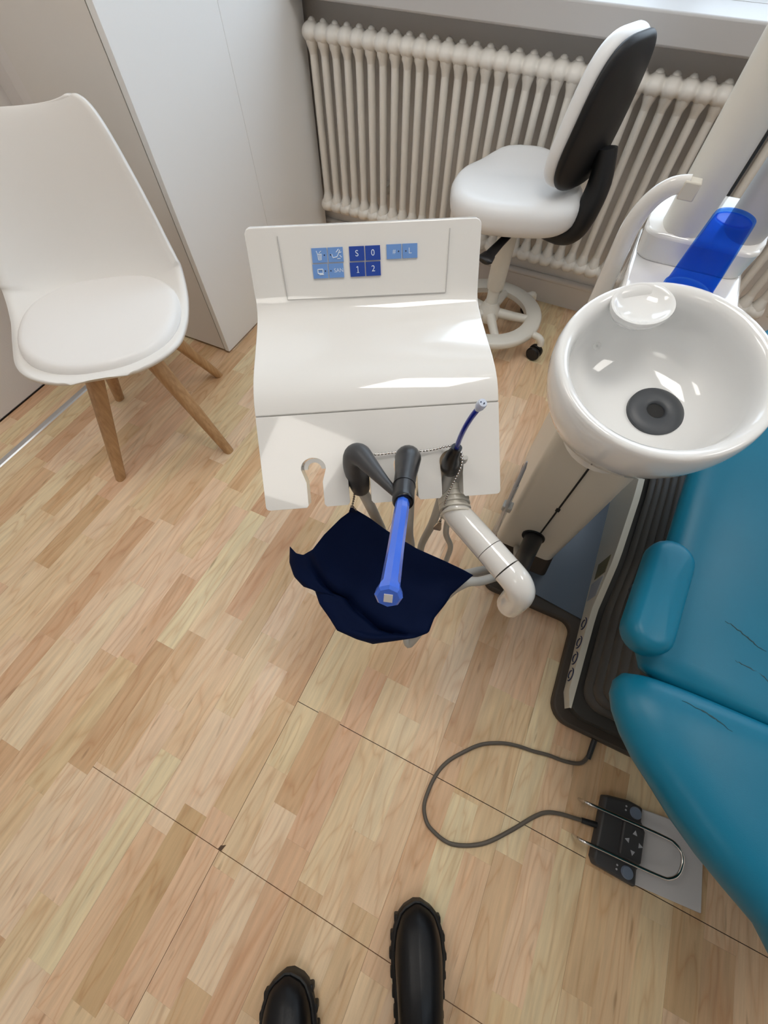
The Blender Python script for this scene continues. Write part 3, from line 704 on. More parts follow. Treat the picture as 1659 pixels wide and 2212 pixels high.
# ================================================================== CUSPIDOR UNIT
cu_ = empty('cuspidor_unit', (0.16, 0.8, 0.028), 'ivory cuspidor column with white rinse bowl beside the dental chair', 'cuspidor')
def tapered(name, b0, b1, z0, z1, r, m, parent, bevel=0.0):
    mb = MB(); mb.rings([[(x, y, z0) for x, y in rrect(*b0, r)], [(x, y, z1) for x, y in rrect(*b1, r)]])
    return mb.obj(name, m, parent, True, 40, bevel=bevel)
tapered('plinth', (0.075, 0.250, 0.600, 0.99), (0.078, 0.240, 0.618, 0.98), 0.028, 0.115, 0.015, M_BROWN, cu_)
tapered('column', (0.071, 0.238, 0.609, 0.98), (0.077, 0.256, 0.609, 0.98), 0.112, 0.665, 0.022, M_IVORY, cu_, 0.004)
MB().box(0.1628, 0.1662, 0.606, 0.612, 0.235, 0.660).obj('slot', M_DARK, cu_, False)
for z in (0.36, 0.555): MB().box(0.160, 0.169, 0.6055, 0.612, z, z + 0.010).obj('slot_latch', M_DARK, cu_, False)
mb = MB(); mb.lathe([(0.030, -0.003), (0.030, 0.004)], 24, frame((0.155, 0.609, 0.212), (1, 0, 0), (0, 0, 1), (0, -1, 0))); mb.obj('socket_ring', M_BLK, cu_)
# upper body that carries cup and posts
mb = MB()
mb.rings([[(x, y, z) for x, y in rrect(0.074, 0.255, y0, 0.99, 0.020)] for z, y0 in ((0.660, 0.722), (0.775, 0.722), (0.792, 0.726))]); mb.obj('upper_body', M_WPL, cu_, True, 40, bevel=0.006, seg=3)
mb = MB(); co = []
for z, g in ((0.790, 0.0), (0.800, 0.001), (0.835, -0.004)): co.append([(x, y, z + (0.025 if y > 0.93 else 0) * (z > 0.82)) for x, y in rrect(0.076 + g, 0.253 - g, 0.868, 0.99, 0.030)])
mb.rings(co); mb.obj('post_collar', M_WPL, cu_, True, 50, bevel=0.006, seg=3)
MB().lathe([(0.0335, 0.80), (0.0335, 2.05), (0.030, 2.06)], 32, Matrix.Translation((0.129, 0.905, 0))).obj('lamp_post', M_STOOLM, cu_, True, 40)
MB().lathe([(0.0340, 0.80), (0.0340, 1.75), (0.030, 1.76)], 32, Matrix.Translation((0.222, 0.925, 0))).obj('side_post', M_SILL, cu_, True, 40)
MB().tube([(0.180, 0.985, 0.83), (0.182, 0.985, 1.3), (0.184, 0.985, 1.7)], 0.0025, 8).obj('cable', M_DARK, cu_)
# cup filler
mb = MB(); mb.tube([(0.056, 0.860, 0.62), (0.053, 0.860, 0.72), (0.050, 0.858, 0.80), (0.050, 0.856, 0.845), (0.060, 0.853, 0.883), (0.078, 0.850, 0.906), (0.100, 0.848, 0.914)], [0.016, 0.016, 0.0155, 0.015, 0.014, 0.013, 0.012], 14, sub=6, flat=(1.0, 0.75), upv=(1, 0, 0)); sp = mb.obj('cup_filler', M_WPL, cu_)
MB().box(-0.013, 0.010, -0.010, 0.010, -0.014, 0.010, Matrix.Translation((0.104, 0.848, 0.910))).obj('filler_tip', M_IVORY, sp, True, 40, bevel=0.002)
MB().box(0.05, 0.085, 0.845, 0.875, 0.60, 0.64).obj('filler_mount', M_WPL, cu_, True, 40, bevel=0.004)
# bowl
bt = Vector((0.0, -0.219, 1)).normalized(); bx = Vector((1, 0, 0)); by = bt.cross(bx)
BO = Vector((0.1535, 0.567, 0.823)); MBW = frame(BO, bx, by, bt)
inner = [(0.135, 0.0010), (0.130, -0.001), (0.1255, -0.005), (0.1225, -0.012), (0.1205, -0.024), (0.1200, -0.042), (0.1165, -0.062), (0.107, -0.082), (0.091, -0.096), (0.068, -0.103), (0.046, -0.1055), (0.020, -0.106), (0.0005, -0.106)]
outer = [(0.0005, -0.148), (0.05, -0.148), (0.075, -0.143), (0.105, -0.126), (0.126, -0.100), (0.1385, -0.068), (0.1445, -0.040), (0.1455, -0.020), (0.1440, -0.008), (0.1420, -0.002), (0.1395, 0.001)]
mb = MB(); mb.lathe(outer + inner, 72, MBW, False, False); bowl = mb.obj('bowl', M_CER, cu_, True, 60)
MD = frame(BO + bx * 0.036 + by * 0.004 - bt * 0.1035, bx, by, bt)
mb = MB(); mb.lathe([(0.0005, 0.0006), (0.0128, 0.0006), (0.0135, 0.0035), (0.0165, 0.0058), (0.036, 0.0055), (0.041, 0.0030), (0.042, -0.006)], 48, MD); mb.obj('drain_cover', M_DRAIN, bowl, True, 50)
mb = MB(); mb.lathe([(0.0005, 0.0012), (0.0125, 0.0012), (0.0125, 0.0002)], 24, MD, False, False); mb.obj('drain_hole', M_DARK, bowl)
# rinse shelf at the far left of the rim
MSH = frame(BO + bx * -0.054 + by * 0.088 + bt * 0.002, bx, by, bt)
mb = MB(); n = 40
def er(a, b, z): return [(a * math.cos(2 * math.pi * j / n), b * math.sin(2 * math.pi * j / n), z) for j in range(n)]
mb.rings([er(0.018, 0.014, -0.024), er(0.038, 0.032, -0.018), er(0.043, 0.037, -0.010), er(0.0445, 0.0385, -0.004), er(0.0435, 0.0375, -0.0005), er(0.0405, 0.0345, 0.0), er(0.037, 0.031, -0.003), er(0.031, 0.025, -0.0085), er(0.012, 0.010, -0.0105)], True, True, MSH @ Matrix.Rotation(rad(32), 4, 'Z')); mb.obj('rinse_shelf', M_CER, bowl, True, 60)
mb = MB(); mb.lathe([(0.0005, 0.0), (0.0015, 0.0), (0.0022, 0.0018), (0.0050, 0.0022), (0.006, 0.0)], 20, frame(BO + bx * -0.085 + by * 0.052 - bt * 0.060, (0.35, 0.5, 0.79), (-0.8, 0.6, -0.02), Vector((0.55, -0.45, 0.70)).normalized())); mb.obj('rinse_nozzle', M_CER, bowl)
MB().lathe([(0.075, -0.20), (0.070, -0.146)], 32, MBW).obj('bowl_socket', M_WPL, cu_)

# cup
cp = Vector((0.172, 0.806, 0.7935))
mb = MB(); prof = [(0.0375, 0.0), (0.0385, 0.001), (0.0385, 0.004), (0.0360, 0.006), (0.0345, 0.030), (0.0285, 0.105), (0.0275, 0.109), (0.0245, 0.109), (0.0240, 0.106), (0.0005, 0.106), (0.0005, 0.1045), (0.0255, 0.1045), (0.0335, 0.030), (0.0365, 0.0)]
T = Matrix.Translation(cp); mb.lathe(prof, 48, T, False, False)
tag(mb.obj('drinking_cup', M_BLUEC, None, True, 50), 'transparent blue plastic cup upside down behind the rinse bowl', 'cup')

# probe in clear sleeve clipped to the column side
pb = empty('sleeved_probe', (0.055, 0.60, 0.11), 'grey pointed probe in a clear sleeve on the ivory column side', 'probe')
mb = MB(); mb.tube([(0.052, 0.612, 0.485), (0.0525, 0.610, 0.465), (0.054, 0.606, 0.40), (0.0555, 0.600, 0.325)], [0.0025, 0.0072, 0.0085, 0.0070], 10, flat=(0.6, 1)); mb.obj('blade', M_STICK2, pb)
mb = MB(); mb.box(0.046, 0.070, 0.588, 0.612, 0.305, 0.325); mb.obj('clip', M_HOSE, pb, True, 40, bevel=0.003)
mb = MB(); mb.tube([(0.056, 0.606, 0.40), (0.057, 0.598, 0.30), (0.058, 0.590, 0.20), (0.058, 0.585, 0.115)], [0.010, 0.014, 0.016, 0.016], 12, flat=(0.5, 1)); mb.obj('sleeve', M_CLEAR, pb)

# ================================================================== INSTRUMENT TRAY
TH = rad(30.4); ud = Vector((math.cos(TH), math.sin(TH), 0)); vd = Vector((-math.sin(TH), math.cos(TH), 0)); zd = Vector((0, 0, 1)); U0 = 0.0305
def tp(u, v, z): return ud * (u + U0) + vd * v + zd * z
MT = frame(ud * U0, ud, vd, zd)      # local (u, v, z)
tr = empty('instrument_tray', tp(0, 0.45, 0.66), 'glossy white dental instrument tray with blue button panel on a jointed arm', 'instrument tray')
outerp = [(0.6960, 0.8725), (0.6930, 0.8775), (0.6835, 0.8800), (0.6790, 0.8722), (0.655, 0.8323), (0.6375, 0.8033), (0.631, 0.7935), (0.622, 0.7863), (0.608, 0.7818), (0.58, 0.7795), (0.54, 0.7785), (0.50, 0.7780), (0.478, 0.7760), (0.459, 0.7710), (0.444, 0.7635), (0.4305, 0.7535)]
innerp = [(0.436, 0.738), (0.470, 0.752), (0.52, 0.757), (0.60, 0.758), (0.630, 0.766), (0.652, 0.795), (0.6945, 0.862)]
prof2 = outerp + innerp
hw = 0.18
rs = []
for u, dz in ((-hw, 0.0085), (-hw + 0.0012, 0.0050), (-hw + 0.004, 0.0016), (-hw + 0.0085, 0)) + tuple((u, 0) for u in np.linspace(-0.12, 0.12, 5)) + ((hw - 0.0085, 0), (hw - 0.004, 0.0016), (hw - 0.0012, 0.0050), (hw, 0.0085)):
    rs.append([(float(u), v - dz * 0.52 * min(1, max(0, (z - 0.84) / 0.03)), z - dz * 0.85 * min(1, max(0, (z - 0.84) / 0.03))) for v, z in prof2])
mb = MB(); mb.rings([[tuple(p) for p in r] for r in rs], True, True, MT)
tb = mb.obj('tray_body', M_WPL, tr, True, 30, bevel=0.0035, seg=3)
# sloping front with four holder notches
a0 = Vector((0.4300, 0.7527)); a1 = Vector((0.322, 0.666)); ad = (a1 - a0).normalized()
ax_s = vd * ad.x + zd * ad.y; an = ax_s.cross(ud); an = an if an.z > 0 else -an
MA = frame(vd * a0.x + zd * a0.y + ud * U0, ud, ax_s, an)     # local x = u, y = down the slope, z = out
LS = 0.139; no = [(-hw, 0.0008), (hw, 0.0008)]
for k in range(5): a = rad(90 * k / 4); no.append((hw - 0.006 + 0.006 * math.cos(a), LS - 0.006 + 0.006 * math.sin(a)))
for uc in (0.1055, 0.0355, -0.0365, -0.1035):
    r, wd, sc_ = 0.0185, 0.0165, 0.083
    if uc < -0.09: r, wd, sc_ = 0.0185, 0.0120, 0.081
    no.append((uc + wd + 0.003, LS)); no.append((uc + wd, LS - 0.004)); no.append((uc + wd, sc_ + 0.020))
    for k in range(11): a = math.pi * k / 10; no.append((uc + r * math.cos(a), sc_ - r * math.sin(a) * 0.9))
    no.append((uc - wd, sc_ + 0.020)); no.append((uc - wd, LS - 0.004)); no.append((uc - wd - 0.003, LS))
for k in range(5): a = rad(90 + 90 * k / 4); no.append((-hw + 0.006 + 0.006 * math.cos(a), LS - 0.006 + 0.006 * math.sin(a)))
mb = MB(); mb.prism(no, -0.034, 0.0, MA); me = mb.mesh('apron')
bm = bmesh.new(); bm.from_mesh(me); bmesh.ops.triangulate(bm, faces=[f for f in bm.faces if len(f.verts) > 8]); bm.to_mesh(me); bm.free()
apo = link('front_apron', me, M_WPL, tr, True, 30)
md = apo.modifiers.new('bevel', 'BEVEL'); md.width = 0.0022; md.segments = 3; md.limit_method = 'ANGLE'; md.angle_limit = rad(40)
# ledge inside the empty notch
mb = MB(); pts_o = [(0.0185 * math.cos(math.pi * k / 12), -0.0185 * 0.9 * math.sin(math.pi * k / 12)) for k in range(13)]; pts_i = [(0.0105 * math.cos(math.pi * k / 12), -0.0105 * math.sin(math.pi * k / 12)) for k in range(13)]
poly = pts_o + pts_i[::-1]
mb.prism([(x - 0.1035, y + 0.0825) for x, y in poly], -0.030, -0.018, MA); mb.obj('holder_ledge', M_WPL, apo, True, 40)
# underside housing and swivel
mb = MB(); mb.rings([[tuple(p) for p in ((u, v, z) for u in (uu,) for v, z in ((0.615, 0.758), (0.47, 0.752), (0.432, 0.735), (0.44, 0.705), (0.60, 0.70)))] for uu in (-0.15, 0.15)], True, True, MT); mb.obj('under_housing', M_IVORY, tr, True, 40, bevel=0.004)
# button panel
pa = Vector((0.058, 0.096)).normalized(); px_ = vd * pa.x + zd * pa.y; pnrm = ud.cross(px_); pnrm = pnrm if pnrm.dot(vd) < 0 else -pnrm
MP = frame(vd * 0.624 + zd * 0.781 + ud * U0 + pnrm * 0.0012, ud, px_, pnrm)
def strip(a, b, wd=0.0005):
    a, b = Vector((*a, 0)), Vector((*b, 0)); d = (b - a).normalized(); s = Vector((-d.y, d.x, 0)) * wd
    mb = MB(); vs = [a + s, b + s, b - s, a - s]; mb.add([p + Vector((0, 0, -0.003)) for p in vs] + [p + Vector((0, 0, 0.0006)) for p in vs], [(3, 2, 1, 0), (4, 5, 6, 7), (0, 1, 5, 4), (1, 2, 6, 5), (2, 3, 7, 6), (3, 0, 4, 7)], MP)
    return mb.obj('panel_seam', M_LINE, tb, False)
strip((-0.1315, 0.104), (-0.129, 0.0185)); strip((-0.129, 0.0185), (0.127, 0.0175)); strip((0.127, 0.0175), (0.131, 0.104))
BW, BH = 0.0243, 0.0205
def button(x0, y0, m, txt=None, sym=None, dot=None):
    mb = MB(); mb.box(x0, x0 + BW - 0.0012, y0, y0 + BH - 0.0012, -0.002, 0.0008, MP); b = mb.obj('button', m, tb, False)
    cx, cy = x0 + BW / 2 - 0.0006, y0 + BH / 2 - 0.0006; lg = MB(); Z = 0.0010
    one = txt == '1'
    if one: txt = None
    if txt:
        size, dx = (0.0118, 0) if len(txt) == 1 else (0.0078, 0.0038)
        if txt in '#L': size = 0.0085 if txt == '#' else 0.0110
        text_mesh(lg, txt, size, MP @ Matrix.Translation((cx + dx, cy, Z)))
    def seg(a, b, r=0.0006):
        lg.tube([(cx + a[0], cy + a[1], Z), (cx + b[0], cy + b[1], Z)], r, 6, M=MP)
    if one:
        seg((0.0006, -0.0042), (0.0006, 0.0042)); seg((0.0006, 0.0042), (-0.0016, 0.0028)); seg((-0.0014, -0.0042), (0.0026, -0.0042), 0.0004)
    if sym == 'cup':
        for q in ((-0.003, 0.002, -0.0022, -0.006), (0.003, 0.002, 0.0022, -0.006), (-0.0022, -0.006, 0.0022, -0.006), (-0.001, 0.002, -0.0008, -0.005), (0.001, 0.002, 0.0008, -0.005), (-0.003, 0.0015, 0.003, 0.0015), (-0.003, 0.002, -0.0045, 0.006), (-0.0005, 0.003, 0.003, 0.0055)): seg(q[:2], q[2:])
    if sym == 'chair':
        for q in ((-0.006, 0.001, -0.0045, -0.004), (-0.0045, -0.004, 0.002, -0.003), (0.002, -0.003, 0.007, 0.006), (0.001, 0.003, 0.005, 0.007), (0.006, -0.001, 0.009, -0.004), (0.002, -0.0055, 0.007, -0.0055), (0.004, 0.002, 0.009, 0.003)): seg(q[:2], q[2:], 0.0007)
    if sym == 'box':
        for q in ((-0.004, -0.003, 0.004, -0.003), (0.004, -0.003, 0.004, 0.0025), (0.004, 0.0025, -0.004, 0.0025), (-0.004, 0.0025, -0.004, -0.003), (-0.002, -0.0045, 0.005, -0.0045)): seg(q[:2], q[2:], 0.0009)
    if lg.v: lg.obj('legend', M_INK, b, False)
    if dot is not None:
        d = MB(); d.lathe([(0.0011, 0.0006), (0.0011, 0.0012)], 12, MP @ Matrix.Translation((cx + dot, cy, 0))); d.obj('indicator', M_MARKD, b)
r1, r2 = 0.0672, 0.0460
button(-0.0828, r1, M_BTN_L, sym='cup', dot=0.0075); button(-0.0580, r1, M_BTN_L, sym='chair', dot=-0.0078)
button(-0.0838, r2, M_BTN_L, sym='box', dot=0.0078); button(-0.0590, r2, M_BTN_L, txt='SAN', dot=-0.0085)
button(-0.0253, r1, M_BTN_D, txt='S'); button(-0.0005, r1, M_BTN_D, txt='0'); button(-0.0258, r2, M_BTN_D, txt='1'); button(-0.0010, r2, M_BTN_D, txt='2')
button(0.0325, r1 + 0.0003, M_BTN_L, txt='#', dot=0.0070); button(0.0573, r1 + 0.0003, M_BTN_L, txt='L', dot=-0.0065)
# carrying arm
mb = MB(); mb.tube([(-0.085, 0.450, 0.690), (-0.066, 0.405, 0.640), (-0.050, 0.372, 0.626), (-0.040, 0.354, 0.622)], 0.024, 18, sub=4); sw = mb.obj('swivel', M_IVORY, tr)
mb = MB()
for k in range(5):
    t = k / 4; c = Vector((-0.052, 0.377, 0.6275)).lerp(Vector((-0.034, 0.347, 0.622)), t)
    mb.tube([c, c + Vector((0.0014, -0.0026, -0.0004))], 0.0258, 18)
mb.obj('swivel_ribs', M_IVORY, sw, True, 40)
mb = MB(); mb.tube([(-0.040, 0.354, 0.622), (-0.032, 0.347, 0.621), (-0.014, 0.337, 0.621), (0.010, 0.324, 0.620), (0.036, 0.309, 0.620)], 0.0225, 20, sub=5); mb.obj('arm_upper', M_WPL, tr)
mb = MB(); mb.tube([(0.037, 0.3085, 0.620), (0.070, 0.289, 0.620)], 0.0225, 20); mb.obj('arm_middle', M_WPL, tr)
mb = MB(); mb.tube([(0.071, 0.2885, 0.620), (0.088, 0.279, 0.618), (0.099, 0.274, 0.607), (0.104, 0.273, 0.588), (0.1045, 0.274, 0.555), (0.1045, 0.275, 0.53), (0.1045, 0.275, 0.522)], [0.0225, 0.0225, 0.0225, 0.0225, 0.0225, 0.0220, 0.016], 20, sub=5); mb.obj('arm_elbow', M_WPL, tr)
mb = MB(); mb.tube([(0.1050, 0.278, 0.545), (0.109, 0.305, 0.505), (0.114, 0.340, 0.46), (0.127, 0.420, 0.36), (0.142, 0.505, 0.265), (0.1565, 0.600, 0.213)], [0.014, 0.015, 0.016, 0.019, 0.022, 0.024], 16, sub=6); mb.obj('arm_joint', M_BLK, tr)

# ================================================================== HANDPIECES IN THE HOLDERS
def seat_pt(uc, s, out):
    return ud * (U0 + uc) + (vd * a0.x + zd * a0.y) + ax_s * s + an * out
# bent suction handpiece
hb = empty('bent_suction_handpiece', (-0.19, 0.31, 0.62), 'dark grey bent suction handpiece in the second tray holder', 'handpiece')
mb = MB(); mb.tube([(-0.190, 0.314, 0.640), (-0.1905, 0.310, 0.672), (-0.191, 0.306, 0.705), (-0.190, 0.304, 0.727), (-0.186, 0.302, 0.745), (-0.176, 0.298, 0.755), (-0.158, 0.287, 0.759), (-0.125, 0.266, 0.767), (-0.092, 0.247, 0.775)], [0.0150, 0.0175, 0.0180, 0.0175, 0.0165, 0.0155, 0.0125, 0.0075, 0.0040], 20, sub=5); mb.obj('body', M_RUB, hb)
mb = MB(); mb.tube([(-0.192, 0.313, 0.652), (-0.181, 0.318, 0.60), (-0.168, 0.333, 0.50), (-0.150, 0.343, 0.40), (-0.11, 0.340, 0.31), (-0.045, 0.379, 0.300), (0.005, 0.396, 0.270), (0.055, 0.452, 0.220), (0.099, 0.513, 0.160), (0.112, 0.602, 0.085)], 0.0095, 12, sub=8); mb.obj('hose', M_HOSE, hb)
# suction handpiece with blue cannula
hc = empty('suction_handpiece', (-0.118, 0.32, 0.66), 'black suction handpiece with a long blue cannula in the middle tray holder', 'handpiece')
mb = MB(); mb.tube([(-0.118, 0.334, 0.690), (-0.118, 0.331, 0.715), (-0.117, 0.327, 0.742), (-0.115, 0.320, 0.757), (-0.110, 0.305, 0.765), (-0.102, 0.281, 0.778), (-0.094, 0.257, 0.790), (-0.084, 0.230, 0.803), (-0.083, 0.228, 0.804)], [0.0125, 0.0160, 0.0175, 0.0180, 0.0165, 0.0140, 0.0132, 0.0128, 0.009], 20, sub=5); mb.obj('body', M_BLKG, hc)
mb = MB(); mb.tube([(-0.0945, 0.258, 0.7895), (-0.0940, 0.2566, 0.790)], 0.0140, 20); mb.obj('collar_ring', M_BLK, hc)
d0 = Vector((-0.085, 0.232, 0.802)); d1 = Vector((-0.041, 0.096, 0.886)); dd = (d1 - d0).normalized()
mb = MB(); mb.tube([d0, d0 + dd * 0.03, d0 + dd * 0.10, d1 - dd * 0.014, d1 - dd * 0.008, d1 - dd * 0.001, d1 + dd * 0.0015], [0.0078, 0.0082, 0.0080, 0.0086, 0.0110, 0.0118, 0.0095], 8); cn = mb.obj('cannula', M_BLUE, hc, True, 30)
mb = MB(); sdv = dd.cross(Vector((0, 0, 1))).normalized(); upv_ = sdv.cross(dd); mb.box(-0.0036, 0.0036, -0.0040, 0.0040, -0.0005, 0.0008, frame(d1 + dd * 0.0014, sdv, upv_, dd)); mb.obj('bore', M_PLATE, cn, False)
mb = MB(); mb.tube([(-0.118, 0.335, 0.695), (-0.112, 0.335, 0.62), (-0.108, 0.340, 0.50), (-0.100, 0.345, 0.40), (-0.075, 0.28, 0.27), (-0.040, 0.213, 0.222), (-0.026, 0.222, 0.235), (0.000, 0.290, 0.37), (0.026, 0.314, 0.44), (0.055, 0.341, 0.42), (0.097, 0.406, 0.35), (0.121, 0.458, 0.30), (0.135, 0.53, 0.20), (0.135, 0.602, 0.13)], 0.0092, 12, sub=8); mb.obj('hose', M_HOSE, hc)
# saliva ejector
hd = empty('saliva_ejector', (-0.067, 0.38, 0.66), 'black holder with thin bent blue saliva ejector tube at the tray right', 'ejector')
mb = MB(); mb.tube([(-0.0675, 0.386, 0.676), (-0.068, 0.381, 0.690), (-0.067, 0.377, 0.706), (-0.0665, 0.375, 0.722), (-0.064, 0.377, 0.738), (-0.0635, 0.3775, 0.743)], [0.0135, 0.0145, 0.0135, 0.0105, 0.0080, 0.0078], 18, sub=4); mb.obj('body', M_BLKG, hd)
mb = MB(); mb.tube([(-0.0635, 0.3775, 0.735), (-0.062, 0.373, 0.765), (-0.0575, 0.366, 0.800), (-0.052, 0.361, 0.828), (-0.0465, 0.3575, 0.849)], 0.0036, 12, sub=5); tu = mb.obj('ejector_tube', M_BLUEE, hd)
mb = MB(); mb.tube([(-0.0470, 0.3578, 0.847), (-0.0455, 0.3566, 0.853), (-0.0440, 0.3555, 0.859), (-0.0430, 0.355, 0.862)], [0.0040, 0.0056, 0.0060, 0.0050], 12); mb.obj('tip', M_TIP, tu)
mb = MB()
for q in (-0.002, 0.002): mb.tube([(-0.0440 + q, 0.3545, 0.8585), (-0.0432 + q, 0.354, 0.8632)], 0.0008, 6)
mb.obj('tip_slot', M_MARKD, tu)
mb = MB(); mb.tube([(-0.068, 0.384, 0.68), (-0.066, 0.365, 0.62), (-0.074, 0.377, 0.50), (-0.088, 0.380, 0.36), (-0.06, 0.36, 0.29), (0.009, 0.397, 0.240), (0.054, 0.449, 0.200), (0.104, 0.515, 0.140), (0.105, 0.602, 0.06)], 0.0080, 12, sub=8); mb.obj('hose', M_HOSE, hd)
# white supply hose under the tray
mb = MB(); mb.tube([(-0.052, 0.395, 0.705), (-0.048, 0.380, 0.58), (-0.044, 0.376, 0.49), (-0.028, 0.394, 0.40), (-0.026, 0.396, 0.30), (-0.01, 0.40, 0.20), (0.04, 0.45, 0.12), (0.09, 0.55, 0.09), (0.11, 0.602, 0.09)], 0.0058, 12, sub=8)
tag(mb.obj('supply_hose', M_HOSE, None), 'thin grey supply hose hanging under the tray right side', 'hose')

# ================================================================== BIB AND CHAIN
A = [(-0.195, 0.294, 0.600)]; B = [(0.033, 0.311, 0.500)]; C_ = [(-0.087, 0.138, 0.420)]; D_ = [(-0.289, 0.211, 0.520)]
AB = A + [(-0.165, 0.296, 0.585), (-0.134, 0.294, 0.570), (-0.076, 0.298, 0.540), (-0.024, 0.306, 0.520), (0.012, 0.309, 0.510)] + B
BC_ = B + [(0.022, 0.291, 0.490), (0.010, 0.267, 0.480), (0.007, 0.248, 0.475), (-0.002, 0.220, 0.460), (-0.001, 0.194, 0.450), (-0.020, 0.177, 0.440), (-0.054, 0.157, 0.430)] + C_
DC = D_ + [(-0.281, 0.189, 0.500), (-0.263, 0.172, 0.490), (-0.241, 0.165, 0.480), (-0.221, 0.170, 0.470), (-0.203, 0.153, 0.460), (-0.176, 0.140, 0.450), (-0.155, 0.128, 0.440), (-0.117, 0.131, 0.430)] + C_
AD = A + [(-0.210, 0.271, 0.590), (-0.227, 0.240, 0.570), (-0.238, 0.214, 0.550), (-0.255, 0.204, 0.530), (-0.270, 0.203, 0.525)] + D_
def resample(P, n):
    P = [Vector(p) for p in P]; L = [0]
    for a, b in zip(P[:-1], P[1:]): L.append(L[-1] + (b - a).length)
    out = []
    for k in range(n + 1):
        s = L[-1] * k / n; i = min(max(j for j in range(len(L)) if L[j] <= s + 1e-9), len(P) - 2)
        out.append(P[i].lerp(P[i + 1], (s - L[i]) / (L[i + 1] - L[i])))
    return out
NB = 44; ab, dcv, adv, bcv = resample(AB, NB), resample(DC, NB), resample(AD, NB), resample(BC_, NB)
vs = []; fs = []
for j in range(NB + 1):
    t = j / NB
    for i in range(NB + 1):
        s = i / NB
        p = ab[i] * (1 - t) + dcv[i] * t + adv[j] * (1 - s) + bcv[j] * s - (ab[0] * (1 - s) * (1 - t) + ab[-1] * s * (1 - t) + dcv[0] * (1 - s) * t + dcv[-1] * s * t)
        edge = min(1, 6 * min(s, 1 - s, t, 1 - t))
        fold = -0.020 * math.exp(-((t - 0.70 + 0.06 * s) / 0.035) ** 2) + 0.012 * max(0, t - 0.72) * 3
        sag = -0.035 * math.sin(math.pi * s) * math.sin(math.pi * t)
        wr = 0.004 * math.sin(9 * s + 5 * t) * math.sin(4 * t - 2 * s)
        vs.append(p + Vector((0, 0, (fold + sag + wr) * edge)))
for j in range(NB):
    for i in range(NB):
        k = j * (NB + 1) + i; fs.append((k, k + 1, k + NB + 2, k + NB + 1))
mb = MB(); mb.add(vs, fs); tag(mb.obj('dental_bib', M_NAVY, None, True, 70, solid=0.0008), 'crumpled navy blue paper bib with scalloped edge hanging below the tray', 'bib')
bch = empty('bib_chain', (-0.12, 0.35, 0.60), 'silver bead chain with bib clips looped around the tray handpieces', 'chain')
CH = [(-0.195, 0.290, 0.615), (-0.1945, 0.300, 0.640), (-0.197, 0.297, 0.662), (-0.208, 0.298, 0.690), (-0.207, 0.312, 0.712), (-0.190, 0.323, 0.722), (-0.170, 0.3350, 0.7165), (-0.143, 0.3525, 0.7165), (-0.106, 0.3735, 0.7165), (-0.082, 0.390, 0.720), (-0.070, 0.389, 0.728), (-0.056, 0.383, 0.727), (-0.0500, 0.374, 0.712), (-0.0515, 0.362, 0.690), (-0.055, 0.350, 0.660), (-0.054, 0.341, 0.630), (-0.053, 0.331, 0.605)]
P, _ = catmull([Vector(p) for p in CH], [1] * len(CH), 40)
mb = MB(); acc = 0; last = P[0]; step = 0.0046
mb.sphere(P[0], 0.0021, 6, 4)
for a, b in zip(P[:-1], P[1:]):
    acc += (b - a).length
    if acc >= step: mb.sphere(b, 0.0021, 6, 4); acc = 0
tag(mb.obj('beads', M_BEAD, bch), kind='stuff')
mb = MB(); mb.tube([P[i] for i in range(0, len(P), 6)], 0.0005, 5); mb.obj('chain_wire', M_BEAD, bch)
def clip(c, d, label):
    d = Vector(d).normalized(); s = d.cross(Vector((0.3, -0.8, 0.5))).normalized(); n_ = s.cross(d)
    F = frame(Vector(c), s, d, n_); mb = MB()
    mb.prism([(-0.002, -0.004), (0.002, -0.004), (0.007, 0.014), (0.006, 0.019), (-0.006, 0.019), (-0.007, 0.014)], 0.0008, 0.0022, F)
    mb.prism([(-0.002, -0.004), (0.002, -0.004), (0.006, 0.016), (-0.006, 0.016)], -0.0022, -0.0008, F)
    mb.tube([(-0.004, 0.004, 0), (0.004, 0.004, 0)], 0.0022, 8, M=F)
    mb.obj('clip', M_CHROME, bch, True, 40)
clip((-0.195, 0.289, 0.612), (0.0, 0.12, -1), 'clip'); clip((-0.053, 0.330, 0.602), (-0.1, -0.2, -1), 'clip')

# ================================================================== FOOT CONTROL
fc = empty('foot_control', (0.6, 0.06, 0), 'dark grey foot control with pale plate, chrome bar and curling cable', 'foot control')
mb = MB()
poly = [(0.527, -0.012), (0.612, -0.014), (0.612, 0.020), (0.616, 0.024), (0.616, 0.105), (0.608, 0.112), (0.606, 0.142), (0.575, 0.143), (0.535, 0.134), (0.521, 0.128), (0.519, 0.0)]
mb.rings([[(x, y, 0.001) for x, y in poly], [(x, y, 0.020) for x, y in poly], [(x, y, 0.028 + (0.004 if x > 0.57 else 0)) for x, y in offset_poly(poly, 0.004)]]); fb = mb.obj('pedal_body', M_PEDAL, fc, True, 30, bevel=0.003)
MB().prism([(0.600, -0.010), (0.758, 0.004), (0.7505, 0.160), (0.600, 0.139)], 0.001, 0.010).obj('tread_plate', M_PLATE, fc, True, 30, bevel=0.002)
mb = MB(); mb.prism(rrect(0.566, 0.613, 0.030, 0.100, 0.006), 0.027, 0.038); jp = mb.obj('rocker_plate', M_PEDAL, fc, True, 30, bevel=0.003)
for dx, dy, a in ((0.0, 0.019, 90), (0.0, -0.019, -90), (0.014, 0, 0), (-0.014, 0, 180)):
    c = Vector((0.592 + dx, 0.065 + dy)); pts = [(c.x + r_ * math.cos(rad(a + b)), c.y + r_ * math.sin(rad(a + b))) for b, r_ in ((0, 0.006), (125, 0.006), (-125, 0.006))]
    MB().prism(pts, 0.0375, 0.0385).obj('arrow_mark', M_SYM, jp, False)
